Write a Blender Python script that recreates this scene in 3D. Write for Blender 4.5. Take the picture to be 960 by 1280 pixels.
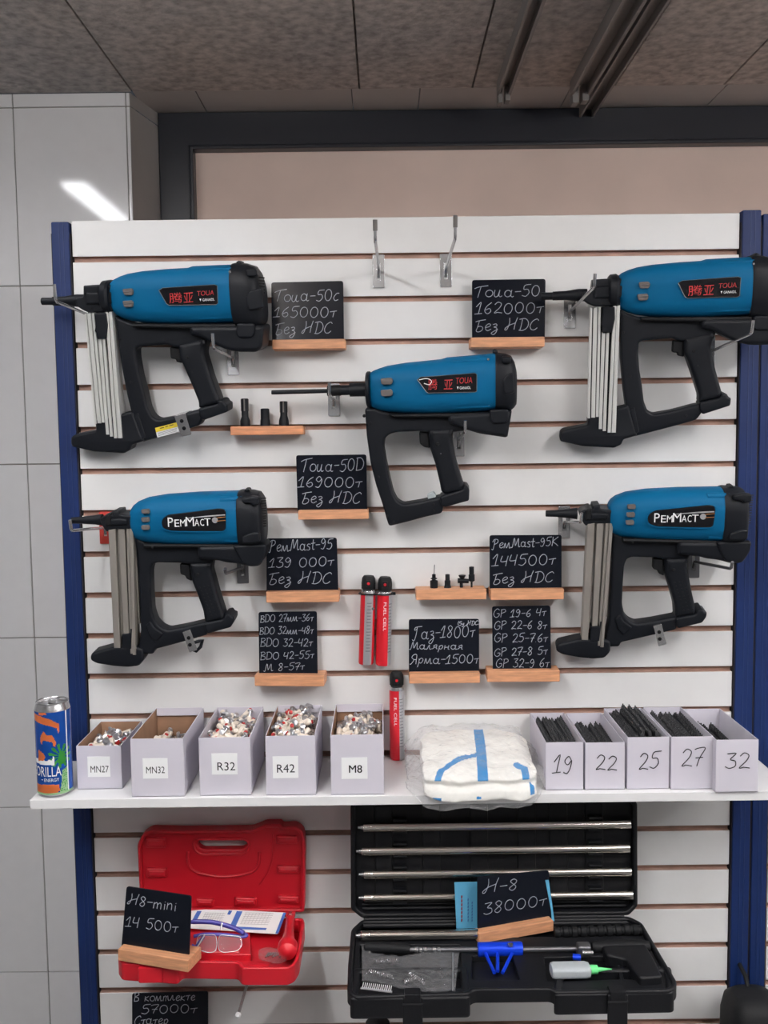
import bpy, bmesh, math, random
import numpy as np
from mathutils import Matrix, Vector, Euler
random.seed(7)
SC = bpy.context.scene
for o in list(bpy.data.objects): bpy.data.objects.remove(o)
COL = SC.collection
PI = math.pi

# ------------------------------------------------------------------ camera, world, lights, exposure
FPX, PITCH, ROLL, DIST, CAMZ = 1200.0, .0782, .0121, 1.729, 1.65
cd = bpy.data.cameras.new('camera'); cam = bpy.data.objects.new('camera', cd); COL.objects.link(cam)
cd.sensor_fit = 'VERTICAL'; cd.sensor_height = 36.0; cd.lens = 36.0 * FPX / 1280.0
cd.clip_start = .02; cd.clip_end = 50
cam.matrix_world = (Matrix.Translation((0, -DIST, CAMZ)) @ Matrix.Rotation(PI/2 - PITCH, 4, 'X') @ Matrix.Rotation(-ROLL, 4, 'Z'))
SC.camera = cam
world = bpy.data.worlds.new('world'); SC.world = world; world.use_nodes = True
world.node_tree.nodes['Background'].inputs[0].default_value = (.8, .85, 1, 1)
world.node_tree.nodes['Background'].inputs[1].default_value = .05
SC.view_settings.view_transform = 'Standard'; SC.view_settings.look = 'None'
SC.view_settings.exposure = 0.0; SC.view_settings.gamma = 1.0; SC.view_settings.use_curve_mapping = False
LAMP_STRENGTH = 57.0
LAMP_NEAR = 24.0
ADDED_UPGLOW = 80.0

cP, sP, cR, sR = math.cos(PITCH), math.sin(PITCH), math.cos(ROLL), math.sin(ROLL)
CAM = np.array([0, -DIST, CAMZ])
def ray(px, py):
    a = (px-480)/FPX; b = (640-py)/FPX
    x = a*cR + b*sR; u = -a*sR + b*cR
    return np.array([x, cP + u*sP, -sP + u*cP])
def at(px, py, Y):
    r = ray(px, py); return CAM + r*(Y+DIST)/r[1]
def atz(px, py, Z):
    r = ray(px, py); return CAM + r*(Z-CAMZ)/r[2]

class Frame:
    """a tilted reference plane: lean about X, in-plane turn, yaw about Z"""
    def __init__(s, O, lean=0, turn=0, yaw=0):
        ca, sa = math.cos(lean), math.sin(lean); c, n = math.cos(turn), math.sin(turn); cw, sw = math.cos(yaw), math.sin(yaw)
        Rx = np.array([[1,0,0],[0,ca,-sa],[0,sa,ca]]); Ry = np.array([[c,0,-n],[0,1,0],[n,0,c]]); Rz = np.array([[cw,-sw,0],[sw,cw,0],[0,0,1]])
        s.R = Rz@Rx@Ry; s.O = np.array(O, float)
    def uv(s, px, py, y=0):
        r = ray(px, py); n = s.R[:,1]
        t = ((s.O + n*y) - CAM) @ n / (r @ n)
        l = s.R.T @ (CAM + r*t - s.O)
        return (l[0], l[2])
    def place(s, o):
        m = Matrix([list(s.R[i]) + [s.O[i]] for i in range(3)] + [[0,0,0,1]])
        o.location = s.O; o.rotation_euler = m.to_3x3().to_euler()

# ------------------------------------------------------------------ materials
def lin(c):
    c = c/255.0
    return c/12.92 if c <= .04045 else ((c+.055)/1.055)**2.4
def rgb(t): return (lin(t[0]), lin(t[1]), lin(t[2]), 1)
MATS = {}
def pbr(name, col, rough=.5, metal=0, var=0, vscale=30, bump=0, bscale=200, coat=0, stretch=None, spec=None):
    if name in MATS: return MATS[name]
    m = bpy.data.materials.new(name); m.use_nodes = True; nt = m.node_tree; b = nt.nodes['Principled BSDF']
    b.inputs['Base Color'].default_value = rgb(col); b.inputs['Roughness'].default_value = rough; b.inputs['Metallic'].default_value = metal
    if spec is not None: b.inputs['Specular IOR Level'].default_value = spec
    if coat: b.inputs['Coat Weight'].default_value = coat; b.inputs['Coat Roughness'].default_value = .1
    tc = nt.nodes.new('ShaderNodeTexCoord'); mp = nt.nodes.new('ShaderNodeMapping'); nt.links.new(tc.outputs['Object'], mp.inputs[0])
    if stretch: mp.inputs['Scale'].default_value = stretch
    nz = nt.nodes.new('ShaderNodeTexNoise'); nz.inputs['Scale'].default_value = vscale; nz.inputs['Detail'].default_value = 5
    nt.links.new(mp.outputs[0], nz.inputs['Vector'])
    rp = nt.nodes.new('ShaderNodeValToRGB')
    v = max(var, .006)
    rp.color_ramp.elements[0].position = .3; rp.color_ramp.elements[1].position = .7
    rp.color_ramp.elements[0].color = rgb([max(0, c*(1-v)) for c in col]); rp.color_ramp.elements[1].color = rgb([min(255, c*(1+v)) for c in col])
    nt.links.new(nz.outputs['Fac'], rp.inputs[0]); nt.links.new(rp.outputs[0], b.inputs['Base Color'])
    if bump:
        n2 = nt.nodes.new('ShaderNodeTexNoise'); n2.inputs['Scale'].default_value = bscale; n2.inputs['Detail'].default_value = 3
        nt.links.new(mp.outputs[0], n2.inputs['Vector'])
        bp = nt.nodes.new('ShaderNodeBump'); bp.inputs['Strength'].default_value = bump; bp.inputs['Distance'].default_value = .002
        nt.links.new(n2.outputs['Fac'], bp.inputs['Height']); nt.links.new(bp.outputs[0], b.inputs['Normal'])
    MATS[name] = m; return m
def film(name, tint=(255,255,255), clear=.8, rough=.1, bump=.6, bscale=60, edge=.8, blend=.2):
    m = bpy.data.materials.new(name); m.use_nodes = True; nt = m.node_tree; nt.nodes.clear()
    out = nt.nodes.new('ShaderNodeOutputMaterial'); mix = nt.nodes.new('ShaderNodeMixShader')
    tr = nt.nodes.new('ShaderNodeBsdfTransparent'); gl = nt.nodes.new('ShaderNodeBsdfPrincipled')
    gl.inputs['Base Color'].default_value = rgb(tint); gl.inputs['Roughness'].default_value = rough
    tc = nt.nodes.new('ShaderNodeTexCoord'); nz = nt.nodes.new('ShaderNodeTexNoise'); nz.inputs['Scale'].default_value = bscale; nz.inputs['Detail'].default_value = 4
    nt.links.new(tc.outputs['Object'], nz.inputs['Vector'])
    bp = nt.nodes.new('ShaderNodeBump'); bp.inputs['Strength'].default_value = bump; bp.inputs['Distance'].default_value = .01
    nt.links.new(nz.outputs['Fac'], bp.inputs['Height']); nt.links.new(bp.outputs[0], gl.inputs['Normal'])
    lw = nt.nodes.new('ShaderNodeLayerWeight'); lw.inputs['Blend'].default_value = blend; nt.links.new(bp.outputs[0], lw.inputs['Normal'])
    mr = nt.nodes.new('ShaderNodeMapRange'); mr.inputs['To Min'].default_value = 1-clear; mr.inputs['To Max'].default_value = edge
    nt.links.new(lw.outputs['Facing'], mr.inputs['Value'])
    nt.links.new(mr.outputs[0], mix.inputs[0]); nt.links.new(tr.outputs[0], mix.inputs[1]); nt.links.new(gl.outputs[0], mix.inputs[2])
    nt.links.new(mix.outputs[0], out.inputs[0]); MATS[name] = m; return m
def emit(name, col, s):
    m = bpy.data.materials.new(name); m.use_nodes = True; nt = m.node_tree; nt.nodes.clear()
    out = nt.nodes.new('ShaderNodeOutputMaterial'); e = nt.nodes.new('ShaderNodeEmission')
    e.inputs[0].default_value = rgb(col); e.inputs[1].default_value = s; nt.links.new(e.outputs[0], out.inputs[0]); return m

WHITE = pbr('white_melamine', (230,229,228), .38, bump=.02, bscale=40)
MDF = pbr('brown_fibreboard', (176,144,130), .8, var=.08)
TILE = pbr('white_glazed_tile', (236,236,238), .07)
GROUT = pbr('grey_grout', (150,148,144), .9)
TRIM = pbr('pale_tile_trim', (196,190,186), .25)
CEIL = None
POST = pbr('blue_painted_steel', (20,42,92), .5, var=.03, spec=.3)
SLOT = pbr('dark_blue_slot', (24,46,97), .5)
GAPSHADE = pbr('gap_shade', (40,36,40), .7)
BLACKFRAME = pbr('black_aluminium', (34,37,46), .35)
PINK = pbr('pinkish_blind', (245,222,210), .75, var=.03, vscale=4)
BLUE = pbr('blue_housing_plastic', (2,92,136), .55, bump=.03, bscale=300, spec=.15)
BLK = pbr('black_tool_plastic', (18,21,27), .5, bump=.08, bscale=500, spec=.25)
BLK2 = pbr('black_rubber', (16,17,20), .62, bump=.15, bscale=400, spec=.3)
DKGREY = pbr('dark_grey_vent', (96,92,90), .6)
ALU = pbr('aluminium', (234,234,230), .36, .45)
ALUD = pbr('dull_aluminium', (168,163,156), .45, .6)
STEEL = pbr('zinc_steel', (200,200,202), .25, .9)
STEELD = pbr('grey_steel', (120,120,124), .4, .8)
CHROME = pbr('chrome_tube', (232,226,218), .2, 1.0)
CHALK = pbr('white_chalk_pen', (176,181,190), .9)
BOARD = pbr('black_acrylic_board', (22,25,33), .16, spec=.16)
WOOD = pbr('beech_wood', (206,149,111), .5, var=.09, vscale=14, stretch=(2,18,18), bump=.05)
PAPERW = pbr('white_card', (206,202,212), .8)
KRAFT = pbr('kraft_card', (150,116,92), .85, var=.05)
LABELW = pbr('white_label_paper', (244,244,244), .7)
INK = pbr('black_ink', (28,28,32), .7)
REDCASE = pbr('red_case_plastic', (196,24,40), .42, bump=.05, bscale=300)
BLKCASE = pbr('black_case_plastic', (17,18,22), .5, bump=.12, bscale=350, spec=.35)
REDP = pbr('red_paint', (206,30,44), .35)
SILVER = pbr('silver_print', (190,190,194), .35, .6)
DECAL_BLK = pbr('gloss_black_decal', (20,20,24), .18)
DECAL_RED = pbr('red_print', (172,38,40), .5)
DECAL_W = pbr('white_print', (235,235,235), .5)
COPPER = pbr('copper_print', (190,130,80), .4, .6)
YELLOW = pbr('yellow_print', (225,200,60), .5)
PINW = pbr('pin_plastic_collar', (226,214,200), .55)
PINR = pbr('pin_red_tip', (170,40,40), .5)
CANBLUE = pbr('can_blue', (22,78,165), .25, .3)
CANORG = pbr('can_orange', (214,112,60), .3, .2)
CANGRN = pbr('can_green', (52,140,52), .3, .2)
CANPAL = pbr('can_pale_green', (150,190,140), .3, .2)
FABRIC = pbr('white_coverall_fabric', (238,236,230), .8, bump=.4, bscale=40)
TAPE = pbr('blue_seam_tape', (0,124,190), .6)
BAG = film('clear_plastic_bag', (236,236,236), .95, .06, .9, 50, .55)
ZIPB = film('clear_zip_bag', (190,190,192), .975, .08, 1.0, 90, .55)
LENS = film('clear_lens', (230,235,245), .93, .05, .2, 20)
PURPLE = pbr('purple_blue_plastic', (70,64,160), .35)
SKYBL = pbr('light_blue_card', (96,176,214), .6)
ANOD = pbr('blue_anodised', (18,70,230), .3, .4)
MINT = pbr('mint_plastic', (110,225,140), .45)
FROST = pbr('frosted_bottle', (176,182,186), .4)
PRINTBL = pbr('blue_print', (50,90,170), .6)
PRINTGR = pbr('grey_print', (176,168,170), .7)

# ------------------------------------------------------------------ object helpers
def finish(me, m, ang=35):
    mats = m if isinstance(m, (list, tuple)) else [m]
    for k in mats: me.materials.append(k)
    if ang:
        for p in me.polygons: p.use_smooth = True
        me.set_sharp_from_angle(angle=math.radians(ang))
def obj(name, me, m, parent=None, ang=35):
    if isinstance(me, bmesh.types.BMesh):
        b = me; me = bpy.data.meshes.new(name); b.normal_update(); b.to_mesh(me); b.free()
    finish(me, m, ang)
    o = bpy.data.objects.new(name, me); COL.objects.link(o)
    if parent: o.parent = parent
    if ang: w = o.modifiers.new('WeightedNormal', 'WEIGHTED_NORMAL'); w.keep_sharp = True; w.weight = 80
    return o
def empty(name, loc=(0,0,0), rot=(0,0,0)):
    o = bpy.data.objects.new(name, None); COL.objects.link(o); o.empty_display_size = .02
    o.location = loc; o.rotation_euler = rot; return o
def tag(o, label=None, cat=None, group=None, kind=None):
    if label: o['label'] = label
    if cat: o['category'] = cat
    if group: o['group'] = group
    if kind: o['kind'] = kind
    return o
def children(o): return [c for c in bpy.data.objects if c.parent == o]
def copy_tree(o, parent=None, skip=()):
    c = o.copy(); COL.objects.link(c)
    if parent: c.parent = parent
    for ch in children(o):
        if ch.name.split('.')[0] in skip: continue
        copy_tree(ch, c, skip)
    return c
def NB(): return bmesh.new()
def add_box(b, lo, hi, bev=0, mi=0, seg=2):
    lo = list(lo); hi = list(hi)
    n = bmesh.new(); r = bmesh.ops.create_cube(n, size=1)
    for v in n.verts:
        v.co = Vector([(lo[i]+hi[i])/2 + v.co[i]*(hi[i]-lo[i]) for i in range(3)])
    if bev: bmesh.ops.bevel(n, geom=n.edges[:], offset=bev, segments=seg, profile=.5, affect='EDGES', clamp_overlap=True)
    for f in n.faces: f.material_index = mi
    return merge(b, n)
def merge(b, n, M=None):
    if M is not None: bmesh.ops.transform(n, matrix=M, verts=n.verts)
    me = bpy.data.meshes.new('tmp'); n.to_mesh(me); n.free(); b.from_mesh(me); bpy.data.meshes.remove(me); return b
def add_lathe(b, prof, n=24, M=None, mi=0):
    """prof: list of (r, z); closed at both ends; about local z"""
    t = bmesh.new(); rings = []
    for r, z in prof:
        rings.append([t.verts.new((max(r, 1e-5)*math.cos(2*PI*i/n), max(r, 1e-5)*math.sin(2*PI*i/n), z)) for i in range(n)])
    for a, c in zip(rings, rings[1:]):
        for i in range(n): t.faces.new((a[i], a[(i+1) % n], c[(i+1) % n], c[i]))
    t.faces.new(rings[0][::-1]); t.faces.new(rings[-1])
    for f in t.faces: f.material_index = mi
    return merge(b, t, M)
def add_tube(b, pts, r, n=10, mi=0):
    """sweep a circle (r scalar or list) along points"""
    P = [Vector(p) for p in pts]; R = r if isinstance(r, (list, tuple)) else [r]*len(P)
    t = bmesh.new(); rings = []; up = None
    for i, p in enumerate(P):
        d = (P[min(i+1, len(P)-1)] - P[max(i-1, 0)]).normalized()
        if up is None: up = d.orthogonal().normalized()
        up = (up - d*up.dot(d)).normalized(); s = d.cross(up)
        rings.append([t.verts.new(p + (up*math.cos(2*PI*k/n) + s*math.sin(2*PI*k/n))*R[i]) for k in range(n)])
    for a, c in zip(rings, rings[1:]):
        for k in range(n): t.faces.new((a[k], a[(k+1) % n], c[(k+1) % n], c[k]))
    t.faces.new(rings[0][::-1]); t.faces.new(rings[-1])
    for f in t.faces: f.material_index = mi
    return merge(b, t)
def add_loft(b, secs, n=36, mi=0):
    """rings across local x; section = (x, zc, rz, ry, yc, power)"""
    t = bmesh.new(); rings = []
    for x, zc, rz, ry, yc, e in secs:
        ring = []
        for i in range(n):
            a = 2*PI*i/n; c, s = math.cos(a), math.sin(a)
            ring.append(t.verts.new((x, yc + ry*math.copysign(abs(c)**(2/e), c), zc + rz*math.copysign(abs(s)**(2/e), s))))
        rings.append(ring)
    for a, c in zip(rings, rings[1:]):
        for k in range(n): t.faces.new((a[k], a[(k+1) % n], c[(k+1) % n], c[k]))
    t.faces.new(rings[0][::-1]); t.faces.new(rings[-1])
    for f in t.faces: f.material_index = mi
    bmesh.ops.recalc_face_normals(t, faces=t.faces)
    return merge(b, t)
def fillet(pts, r, k=4):
    if not r: return list(pts)
    out = []; n = len(pts)
    for i in range(n):
        p = Vector(pts[i]); a = Vector(pts[i-1]); c = Vector(pts[(i+1) % n])
        u = a-p; v = c-p; lu, lv = u.length, v.length
        if lu < 1e-9 or lv < 1e-9: continue
        d = min(r, lu*.45, lv*.45); A = p+u/lu*d; B = p+v/lv*d
        for j in range(k+1):
            t = j/k; out.append(tuple(A*(1-t)**2 + p*2*t*(1-t) + B*t*t))
    return out
def curve_mesh(cu):
    o = bpy.data.objects.new('tmp', cu); COL.objects.link(o)
    dg = bpy.context.evaluated_depsgraph_get(); dg.update()
    me = bpy.data.meshes.new_from_object(o.evaluated_get(dg)); bpy.data.objects.remove(o); bpy.data.curves.remove(cu)
    return me
XZ = Matrix.Rotation(PI/2, 4, 'X')       # curve plane -> local xz plane
def add_plate(b, outline, y0, y1, bev=.001, holes=(), rnd=0, hrnd=0, axis='y', mi=0, res=2):
    """flat outline (x,z) extruded from y0 to y1 with rounded edges (axis='z': outline is (x,y) extruded from z0 to z1)"""
    cu = bpy.data.curves.new('tmp', 'CURVE'); cu.dimensions = '2D'; cu.fill_mode = 'BOTH'
    for k, pts in enumerate([outline] + list(holes)):
        pts = fillet(pts, hrnd if k else rnd)
        s = cu.splines.new('POLY'); s.points.add(len(pts)-1); s.use_cyclic_u = True
        for p, q in zip(s.points, pts): p.co = (q[0], q[1], 0, 1)
    h = abs(y1-y0)/2; bev = min(bev, h*.95)
    cu.extrude = h-bev; cu.bevel_depth = bev; cu.bevel_resolution = res; cu.offset = -bev
    me = curve_mesh(cu); n = bmesh.new(); n.from_mesh(me); bpy.data.meshes.remove(me)
    bmesh.ops.remove_doubles(n, verts=n.verts, dist=1e-6)
    for f in n.faces: f.material_index = mi
    M = Matrix.Translation((0, (y0+y1)/2, 0)) @ XZ if axis == 'y' else Matrix.Translation((0, 0, (y0+y1)/2))
    return merge(b, n, M)
def text_bm(s, ext=.0):
    cu = bpy.data.curves.new('tmp', 'FONT'); cu.body = s; cu.size = 1; cu.extrude = ext; cu.resolution_u = 3
    me = curve_mesh(cu); n = bmesh.new(); n.from_mesh(me); bpy.data.meshes.remove(me); return n
def add_text(b, s, x0, x1, z0, z1, y, thick=.0003, ang=0, mi=0, shear=0):
    n = text_bm(s, .5)
    if not n.verts: n.free(); return b
    mn = [min(v.co[i] for v in n.verts) for i in range(2)]; mx = [max(v.co[i] for v in n.verts) for i in range(2)]
    w, h = mx[0]-mn[0], mx[1]-mn[1]; c, sn = math.cos(ang), math.sin(ang)
    for v in n.verts:
        px = (v.co.x-mn[0])/w*(x1-x0); pz = (v.co.y-mn[1])/h*(z1-z0); px += shear*pz
        v.co = Vector((x0 + px*c - pz*sn, y - v.co.z*thick, z0 + px*sn + pz*c))
    for f in n.faces: f.material_index = mi
    return merge(b, n)

# handwriting: one stroke alphabet, unit cap height, lower case .6
def el(cx, cy, rx, ry, a0=90, a1=450, n=12):
    return [(cx + rx*math.cos(math.radians(a0+(a1-a0)*i/n)), cy + ry*math.sin(math.radians(a0+(a1-a0)*i/n))) for i in range(n+1)]
G = {
 ' ': (.45, []), '.': (.2, [[(.05,.02),(.09,.0)]]), '-': (.5, [[(.05,.45),(.45,.47)]]), '(': (.25, [[(.22,1.05),(.08,.7),(.08,.3),(.2,-.05)]]), ')': (.25, [[(.05,1.05),(.2,.7),(.2,.3),(.05,-.05)]]),
 'Т': (.7, [[(-.05,.82),(.25,.97),(.85,1.08)], [(.38,1.0),(.3,.5),(.22,.0)]]),
 'о': (.6, [el(.28,.3,.24,.3)]), 'и': (.68, [[(.05,.6),(.02,.2),(.12,.0),(.28,.1),(.38,.6)], [(.38,.6),(.34,.15),(.44,.0),(.56,.08)]]),
 'а': (.68, [el(.26,.3,.22,.28,60,420), [(.5,.6),(.46,.15),(.56,.0),(.66,.06)]]), 'с': (.5, [[(.45,.6),(.25,.58),(.06,.25),(.18,.0),(.42,.08)]]),
 'Б': (.68, [[(.02,.9),(.3,1.0),(.72,1.08)], [(.28,.98),(.2,.45),(.12,.05),(.3,-.04),(.52,.1),(.56,.35),(.38,.48),(.2,.42)]]),
 'е': (.52, [[(.06,.28),(.3,.34),(.44,.5),(.3,.62),(.1,.42),(.12,.1),(.28,.0),(.5,.14)]]),
 'з': (.5, [[(.08,.55),(.3,.6),(.36,.42),(.16,.3),(.36,.22),(.38,-.1),(.2,-.4),(.02,-.25),(.45,.1)]]),
 'Н': (.9, [[(.28,1.08),(.3,.6),(.16,.05),(.02,.0),(.04,.16),(.3,.42),(.72,.62)], [(.84,1.1),(.72,.6),(.66,.02)]]),
 'Д': (.8, [[(.3,1.0),(.24,.4),(.18,.04)], [(.08,1.0),(.5,1.05),(.74,.7),(.68,.25),(.4,.0),(.1,.02)]]),
 'С': (.7, [[(.66,.86),(.52,1.02),(.22,.8),(.08,.35),(.2,.02),(.42,.0),(.6,.18)]]),
 'Р': (.68, [[(.26,1.0),(.2,.5),(.1,-.08),(-.05,-.02)], [(.02,.75),(.2,1.05),(.52,1.0),(.54,.7),(.22,.48)]]),
 'м': (.78, [[(.02,.02),(.12,.58),(.2,.2),(.3,.05),(.5,.6),(.54,.2),(.6,.0),(.72,.08)]]),
 'М': (.95, [[(-.05,.05),(.1,.02),(.22,.9),(.3,.95),(.38,.3),(.44,.25),(.68,1.0),(.72,.3),(.78,.02),(.92,.1)]]),
 'a': (.6, [el(.24,.3,.2,.28,60,420), [(.46,.58),(.42,.15),(.5,.0),(.6,.06)]]), 's': (.45, [[(.4,.55),(.22,.62),(.1,.45),(.34,.25),(.3,.02),(.06,.04)]]),
 't': (.42, [[(.2,1.0),(.18,.3),(.22,.02),(.36,.06)], [(.0,.62),(.4,.66)]]),
 'К': (.72, [[(.12,1.0),(.1,.5),(.06,.0)], [(.66,1.0),(.14,.5),(.4,.25),(.68,-.02)]]),
 'B': (.66, [[(.1,1.0),(.1,.5),(.08,.0)], [(.02,.98),(.4,1.0),(.5,.76),(.14,.54),(.5,.42),(.52,.08),(.05,.0)]]),
 'D': (.72, [[(.1,1.0),(.1,.5),(.08,.0)], [(.02,.98),(.4,.98),(.64,.6),(.52,.12),(.06,.0)]]), 'O': (.76, [el(.36,.5,.31,.48)]),
 'G': (.74, [[(.64,.85),(.4,1.02),(.12,.7),(.1,.25),(.36,.0),(.62,.2),(.62,.45),(.38,.45)]]), 'P': (.62, [[(.12,1.0),(.1,.5),(.08,-.02)], [(.04,.96),(.42,1.0),(.52,.72),(.12,.48)]]),
 'Г': (.7, [[(.3,.85),(.1,.75),(.18,1.0),(.72,1.06)], [(.3,1.0),(.26,.4),(.12,-.15),(-.05,-.05)]]),
 'л': (.6, [[(.0,.05),(.1,.04),(.3,.6),(.34,.15),(.42,.0),(.56,.08)]]), 'я': (.6, [[(.02,.02),(.2,.25),(.14,.45),(.3,.6),(.44,.58),(.42,.1),(.54,.02)], [(.42,.28),(.2,.26)]]),
 'р': (.58, [[(.1,.55),(.1,.1),(.02,-.4)], [(.1,.4),(.3,.6),(.46,.4),(.3,.05),(.12,.12)]]), 'н': (.66, [[(.08,.6),(.05,.0)], [(.06,.3),(.44,.34)], [(.46,.6),(.42,.1),(.54,.02)]]),
 'у': (.58, [[(.04,.6),(.06,.3),(.24,.25),(.44,.6)], [(.44,.6),(.34,-.1),(.14,-.35),(.0,-.15)]]),
 'Я': (.72, [[(.0,.02),(.12,.0),(.34,.45),(.14,.7),(.3,1.0),(.56,.98),(.56,.4),(.56,.0)], [(.56,.48),(.3,.46)]]),
 'к': (.55, [[(.08,.6),(.05,.0)], [(.44,.6),(.1,.3),(.46,.0)]]), 'п': (.7, [[(.06,.56),(.04,.0)], [(.06,.4),(.24,.6),(.32,.4),(.3,.0)], [(.32,.4),(.48,.6),(.54,.2),(.62,.02)]]),
 'В': (.66, [[(.1,1.0),(.1,.5),(.06,.0)], [(.0,.9),(.36,1.04),(.5,.78),(.14,.52),(.46,.4),(.46,.06),(.05,.0)]]),
 'т': (.5, [[(.0,.48),(.46,.56)], [(.28,.5),(.22,.0)]]),
 'm': (.8, [[(.08,.6),(.06,.0)], [(.07,.4),(.24,.6),(.34,.45),(.34,.0)], [(.34,.4),(.52,.6),(.62,.45),(.62,.0)]]), 'i': (.25, [[(.1,.55),(.1,.0)], [(.1,.78),(.12,.74)]]), 'n': (.58, [[(.08,.6),(.06,.0)], [(.07,.4),(.28,.6),(.4,.45),(.4,.0)]]),
 '0': (.7, [el(.32,.48,.25,.48,75,435)]), '1': (.5, [[(.02,.6),(.3,1.0),(.24,.4),(.2,.02)], [(-.05,.0),(.42,.05)]]), '2': (.62, [[(.08,.78),(.26,1.0),(.48,.85),(.4,.5),(.1,.06),(.2,.04),(.3,.08),(.58,.02)]]),
 '3': (.58, [[(.06,.95),(.46,.98),(.22,.58),(.46,.46),(.48,.12),(.22,-.02),(.02,.1)]]), '4': (.6, [[(.12,.95),(.04,.45),(.3,.42),(.46,.48)], [(.5,.95),(.44,.5),(.4,.0)]]), '5': (.62, [[(.6,1.02),(.2,.95),(.14,.6),(.4,.6),(.5,.3),(.3,.0),(.04,.08)]]),
 '6': (.6, [[(.46,.98),(.18,.65),(.08,.25),(.26,.0),(.46,.2),(.36,.46),(.12,.32)]]), '7': (.55, [[(.02,.9),(.2,.98),(.52,.98),(.3,.45),(.2,.0)], [(.1,.45),(.45,.48)]]), '8': (.6, [[(.46,.85),(.28,1.0),(.12,.78),(.44,.32),(.28,.0),(.08,.2),(.4,.62),(.46,.85)]]), '9': (.58, [[(.44,.75),(.26,1.0),(.08,.72),(.26,.5),(.44,.75),(.42,.35),(.28,.0),(.06,.06)]]),
}
def smooth(pts, k=5):
    if len(pts) < 3: return pts
    P = [np.array(p, float) for p in pts]; P = [2*P[0]-P[1]] + P + [2*P[-1]-P[-2]]; out = []
    for i in range(1, len(P)-2):
        a, b, c, d = P[i-1:i+3]
        for j in range(k):
            t = j/k; out.append(tuple(.5*((2*b) + (c-a)*t + (2*a-5*b+4*c-d)*t*t + (3*b-a-3*c+d)*t**3)))
    return out + [tuple(P[-2])]
def hand(b, s, p0, p1, h, y, r=.0006, slant=.12, mi=0):
    """write s along p0->p1 (local x,z) with cap height h at depth y"""
    W = sum(G[c][0] for c in s); L = math.hypot(p1[0]-p0[0], p1[1]-p0[1]); ux, uz = (p1[0]-p0[0])/L, (p1[1]-p0[1])/L; k = L/W; x = 0
    rnd = random.Random(s)
    for c in s:
        w, st = G[c]; dz = rnd.uniform(-.04, .05)*h; sc = rnd.uniform(.93, 1.06)
        for q in st:
            q = smooth(q, 4); pts = []
            for gx, gz in q:
                a = (x + gx)*k + slant*gz*h; e = gz*h*sc + dz
                pts.append((p0[0] + a*ux - e*uz, y, p0[1] + a*uz + e*ux))
            add_tube(b, pts, r, 5, mi)
        x += w
    return b

# ------------------------------------------------------------------ setting
CEILZ, WALLY = 2.406, .43
def structure(o): o['kind'] = 'structure'; return o
b = NB(); add_box(b, (-3.2,-4.6,-.06), (3.2,.5,0)); structure(obj('floor', b, pbr('grey_floor', (118,117,116), .35, var=.06, vscale=3), ang=0))
def ceiling_mat():
    m = pbr('rough_concrete_board', (176,169,164), .95, var=.15, vscale=55, bump=.8, bscale=130)
    nt = m.node_tree; b = nt.nodes['Principled BSDF']; src = b.inputs['Base Color'].links[0].from_socket
    tc = nt.nodes.new('ShaderNodeTexCoord'); big = nt.nodes.new('ShaderNodeTexNoise'); big.inputs['Scale'].default_value = 2.2; big.inputs['Detail'].default_value = 2
    nt.links.new(tc.outputs['Object'], big.inputs['Vector'])
    rp = nt.nodes.new('ShaderNodeValToRGB'); rp.color_ramp.elements[0].position = .35; rp.color_ramp.elements[0].color = (.88,.9,.93,1); rp.color_ramp.elements[1].position = .65; rp.color_ramp.elements[1].color = (1.08,1.04,1,1)
    nt.links.new(big.outputs['Fac'], rp.inputs[0])
    mx = nt.nodes.new('ShaderNodeMix'); mx.data_type = 'RGBA'; mx.blend_type = 'MULTIPLY'; mx.inputs[0].default_value = 1
    nt.links.new(src, mx.inputs[6]); nt.links.new(rp.outputs[0], mx.inputs[7]); nt.links.new(mx.outputs[2], b.inputs['Base Color'])
    return m
CEIL = ceiling_mat()
b = NB(); xs = [-3.2,-2.4,-1.25,-.538,-.043,.204,.513,.753,1.4,2.3,3.2]
for x0, x1 in zip(xs, xs[1:]): add_box(b, (x0+.0018,-4.6,CEILZ), (x1-.0018,WALLY,CEILZ+.03), .0015)
add_box(b, (-3.2,-4.6,CEILZ+.012), (3.2,WALLY,CEILZ+.05))
structure(obj('ceiling', b, CEIL))
# tiled wall beside the window: glazed tiles with grout joints
b = NB(); EDGE = -.5436
zs = [.0,.0145,.4094,.8061,1.2031,1.5981,1.9926,2.376,CEILZ]; xt = [EDGE,-.553,-.80]; 
while xt[-1] > -3.1: xt.append(xt[-1]-.25)
for x1, x0 in zip(xt, xt[1:]):
    for z0, z1 in zip(zs, zs[1:]): add_box(b, (x0+.0012,WALLY,z0+.0012), (x1-.0012,WALLY+.012,z1-.0012), .0012)
add_box(b, (-3.2,WALLY+.004,0), (EDGE-.001,WALLY+.05,CEILZ), 0, 1)
structure(obj('wall_back', b, [TILE, GROUT]))
# splayed reveal and soffit of the window opening, tiled
b = NB(); t = bmesh.new()
for z0, z1 in zip(zs, zs[1:]):
    v = [t.verts.new(p) for p in ((EDGE,WALLY,z0+.001),(-.513,WALLY+.14,z0+.001),(-.513,WALLY+.14,z1-.001),(EDGE,WALLY,z1-.001))]; t.faces.new(v[::-1])
bmesh.ops.solidify(t, geom=t.faces[:], thickness=.01); bmesh.ops.recalc_face_normals(t, faces=t.faces); merge(b, t)
structure(obj('trim_1', b, TRIM))
b = NB()
for x0, x1 in zip([-.538,-.40,-.06,.09,.42,.76,1.1,1.45], [-.40,-.06,.09,.42,.76,1.1,1.45,1.8]): add_box(b, (x0+.001,WALLY,CEILZ), (x1-.001,WALLY+.15,CEILZ+.02), .001)
structure(obj('trim_2', b, TRIM))
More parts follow.
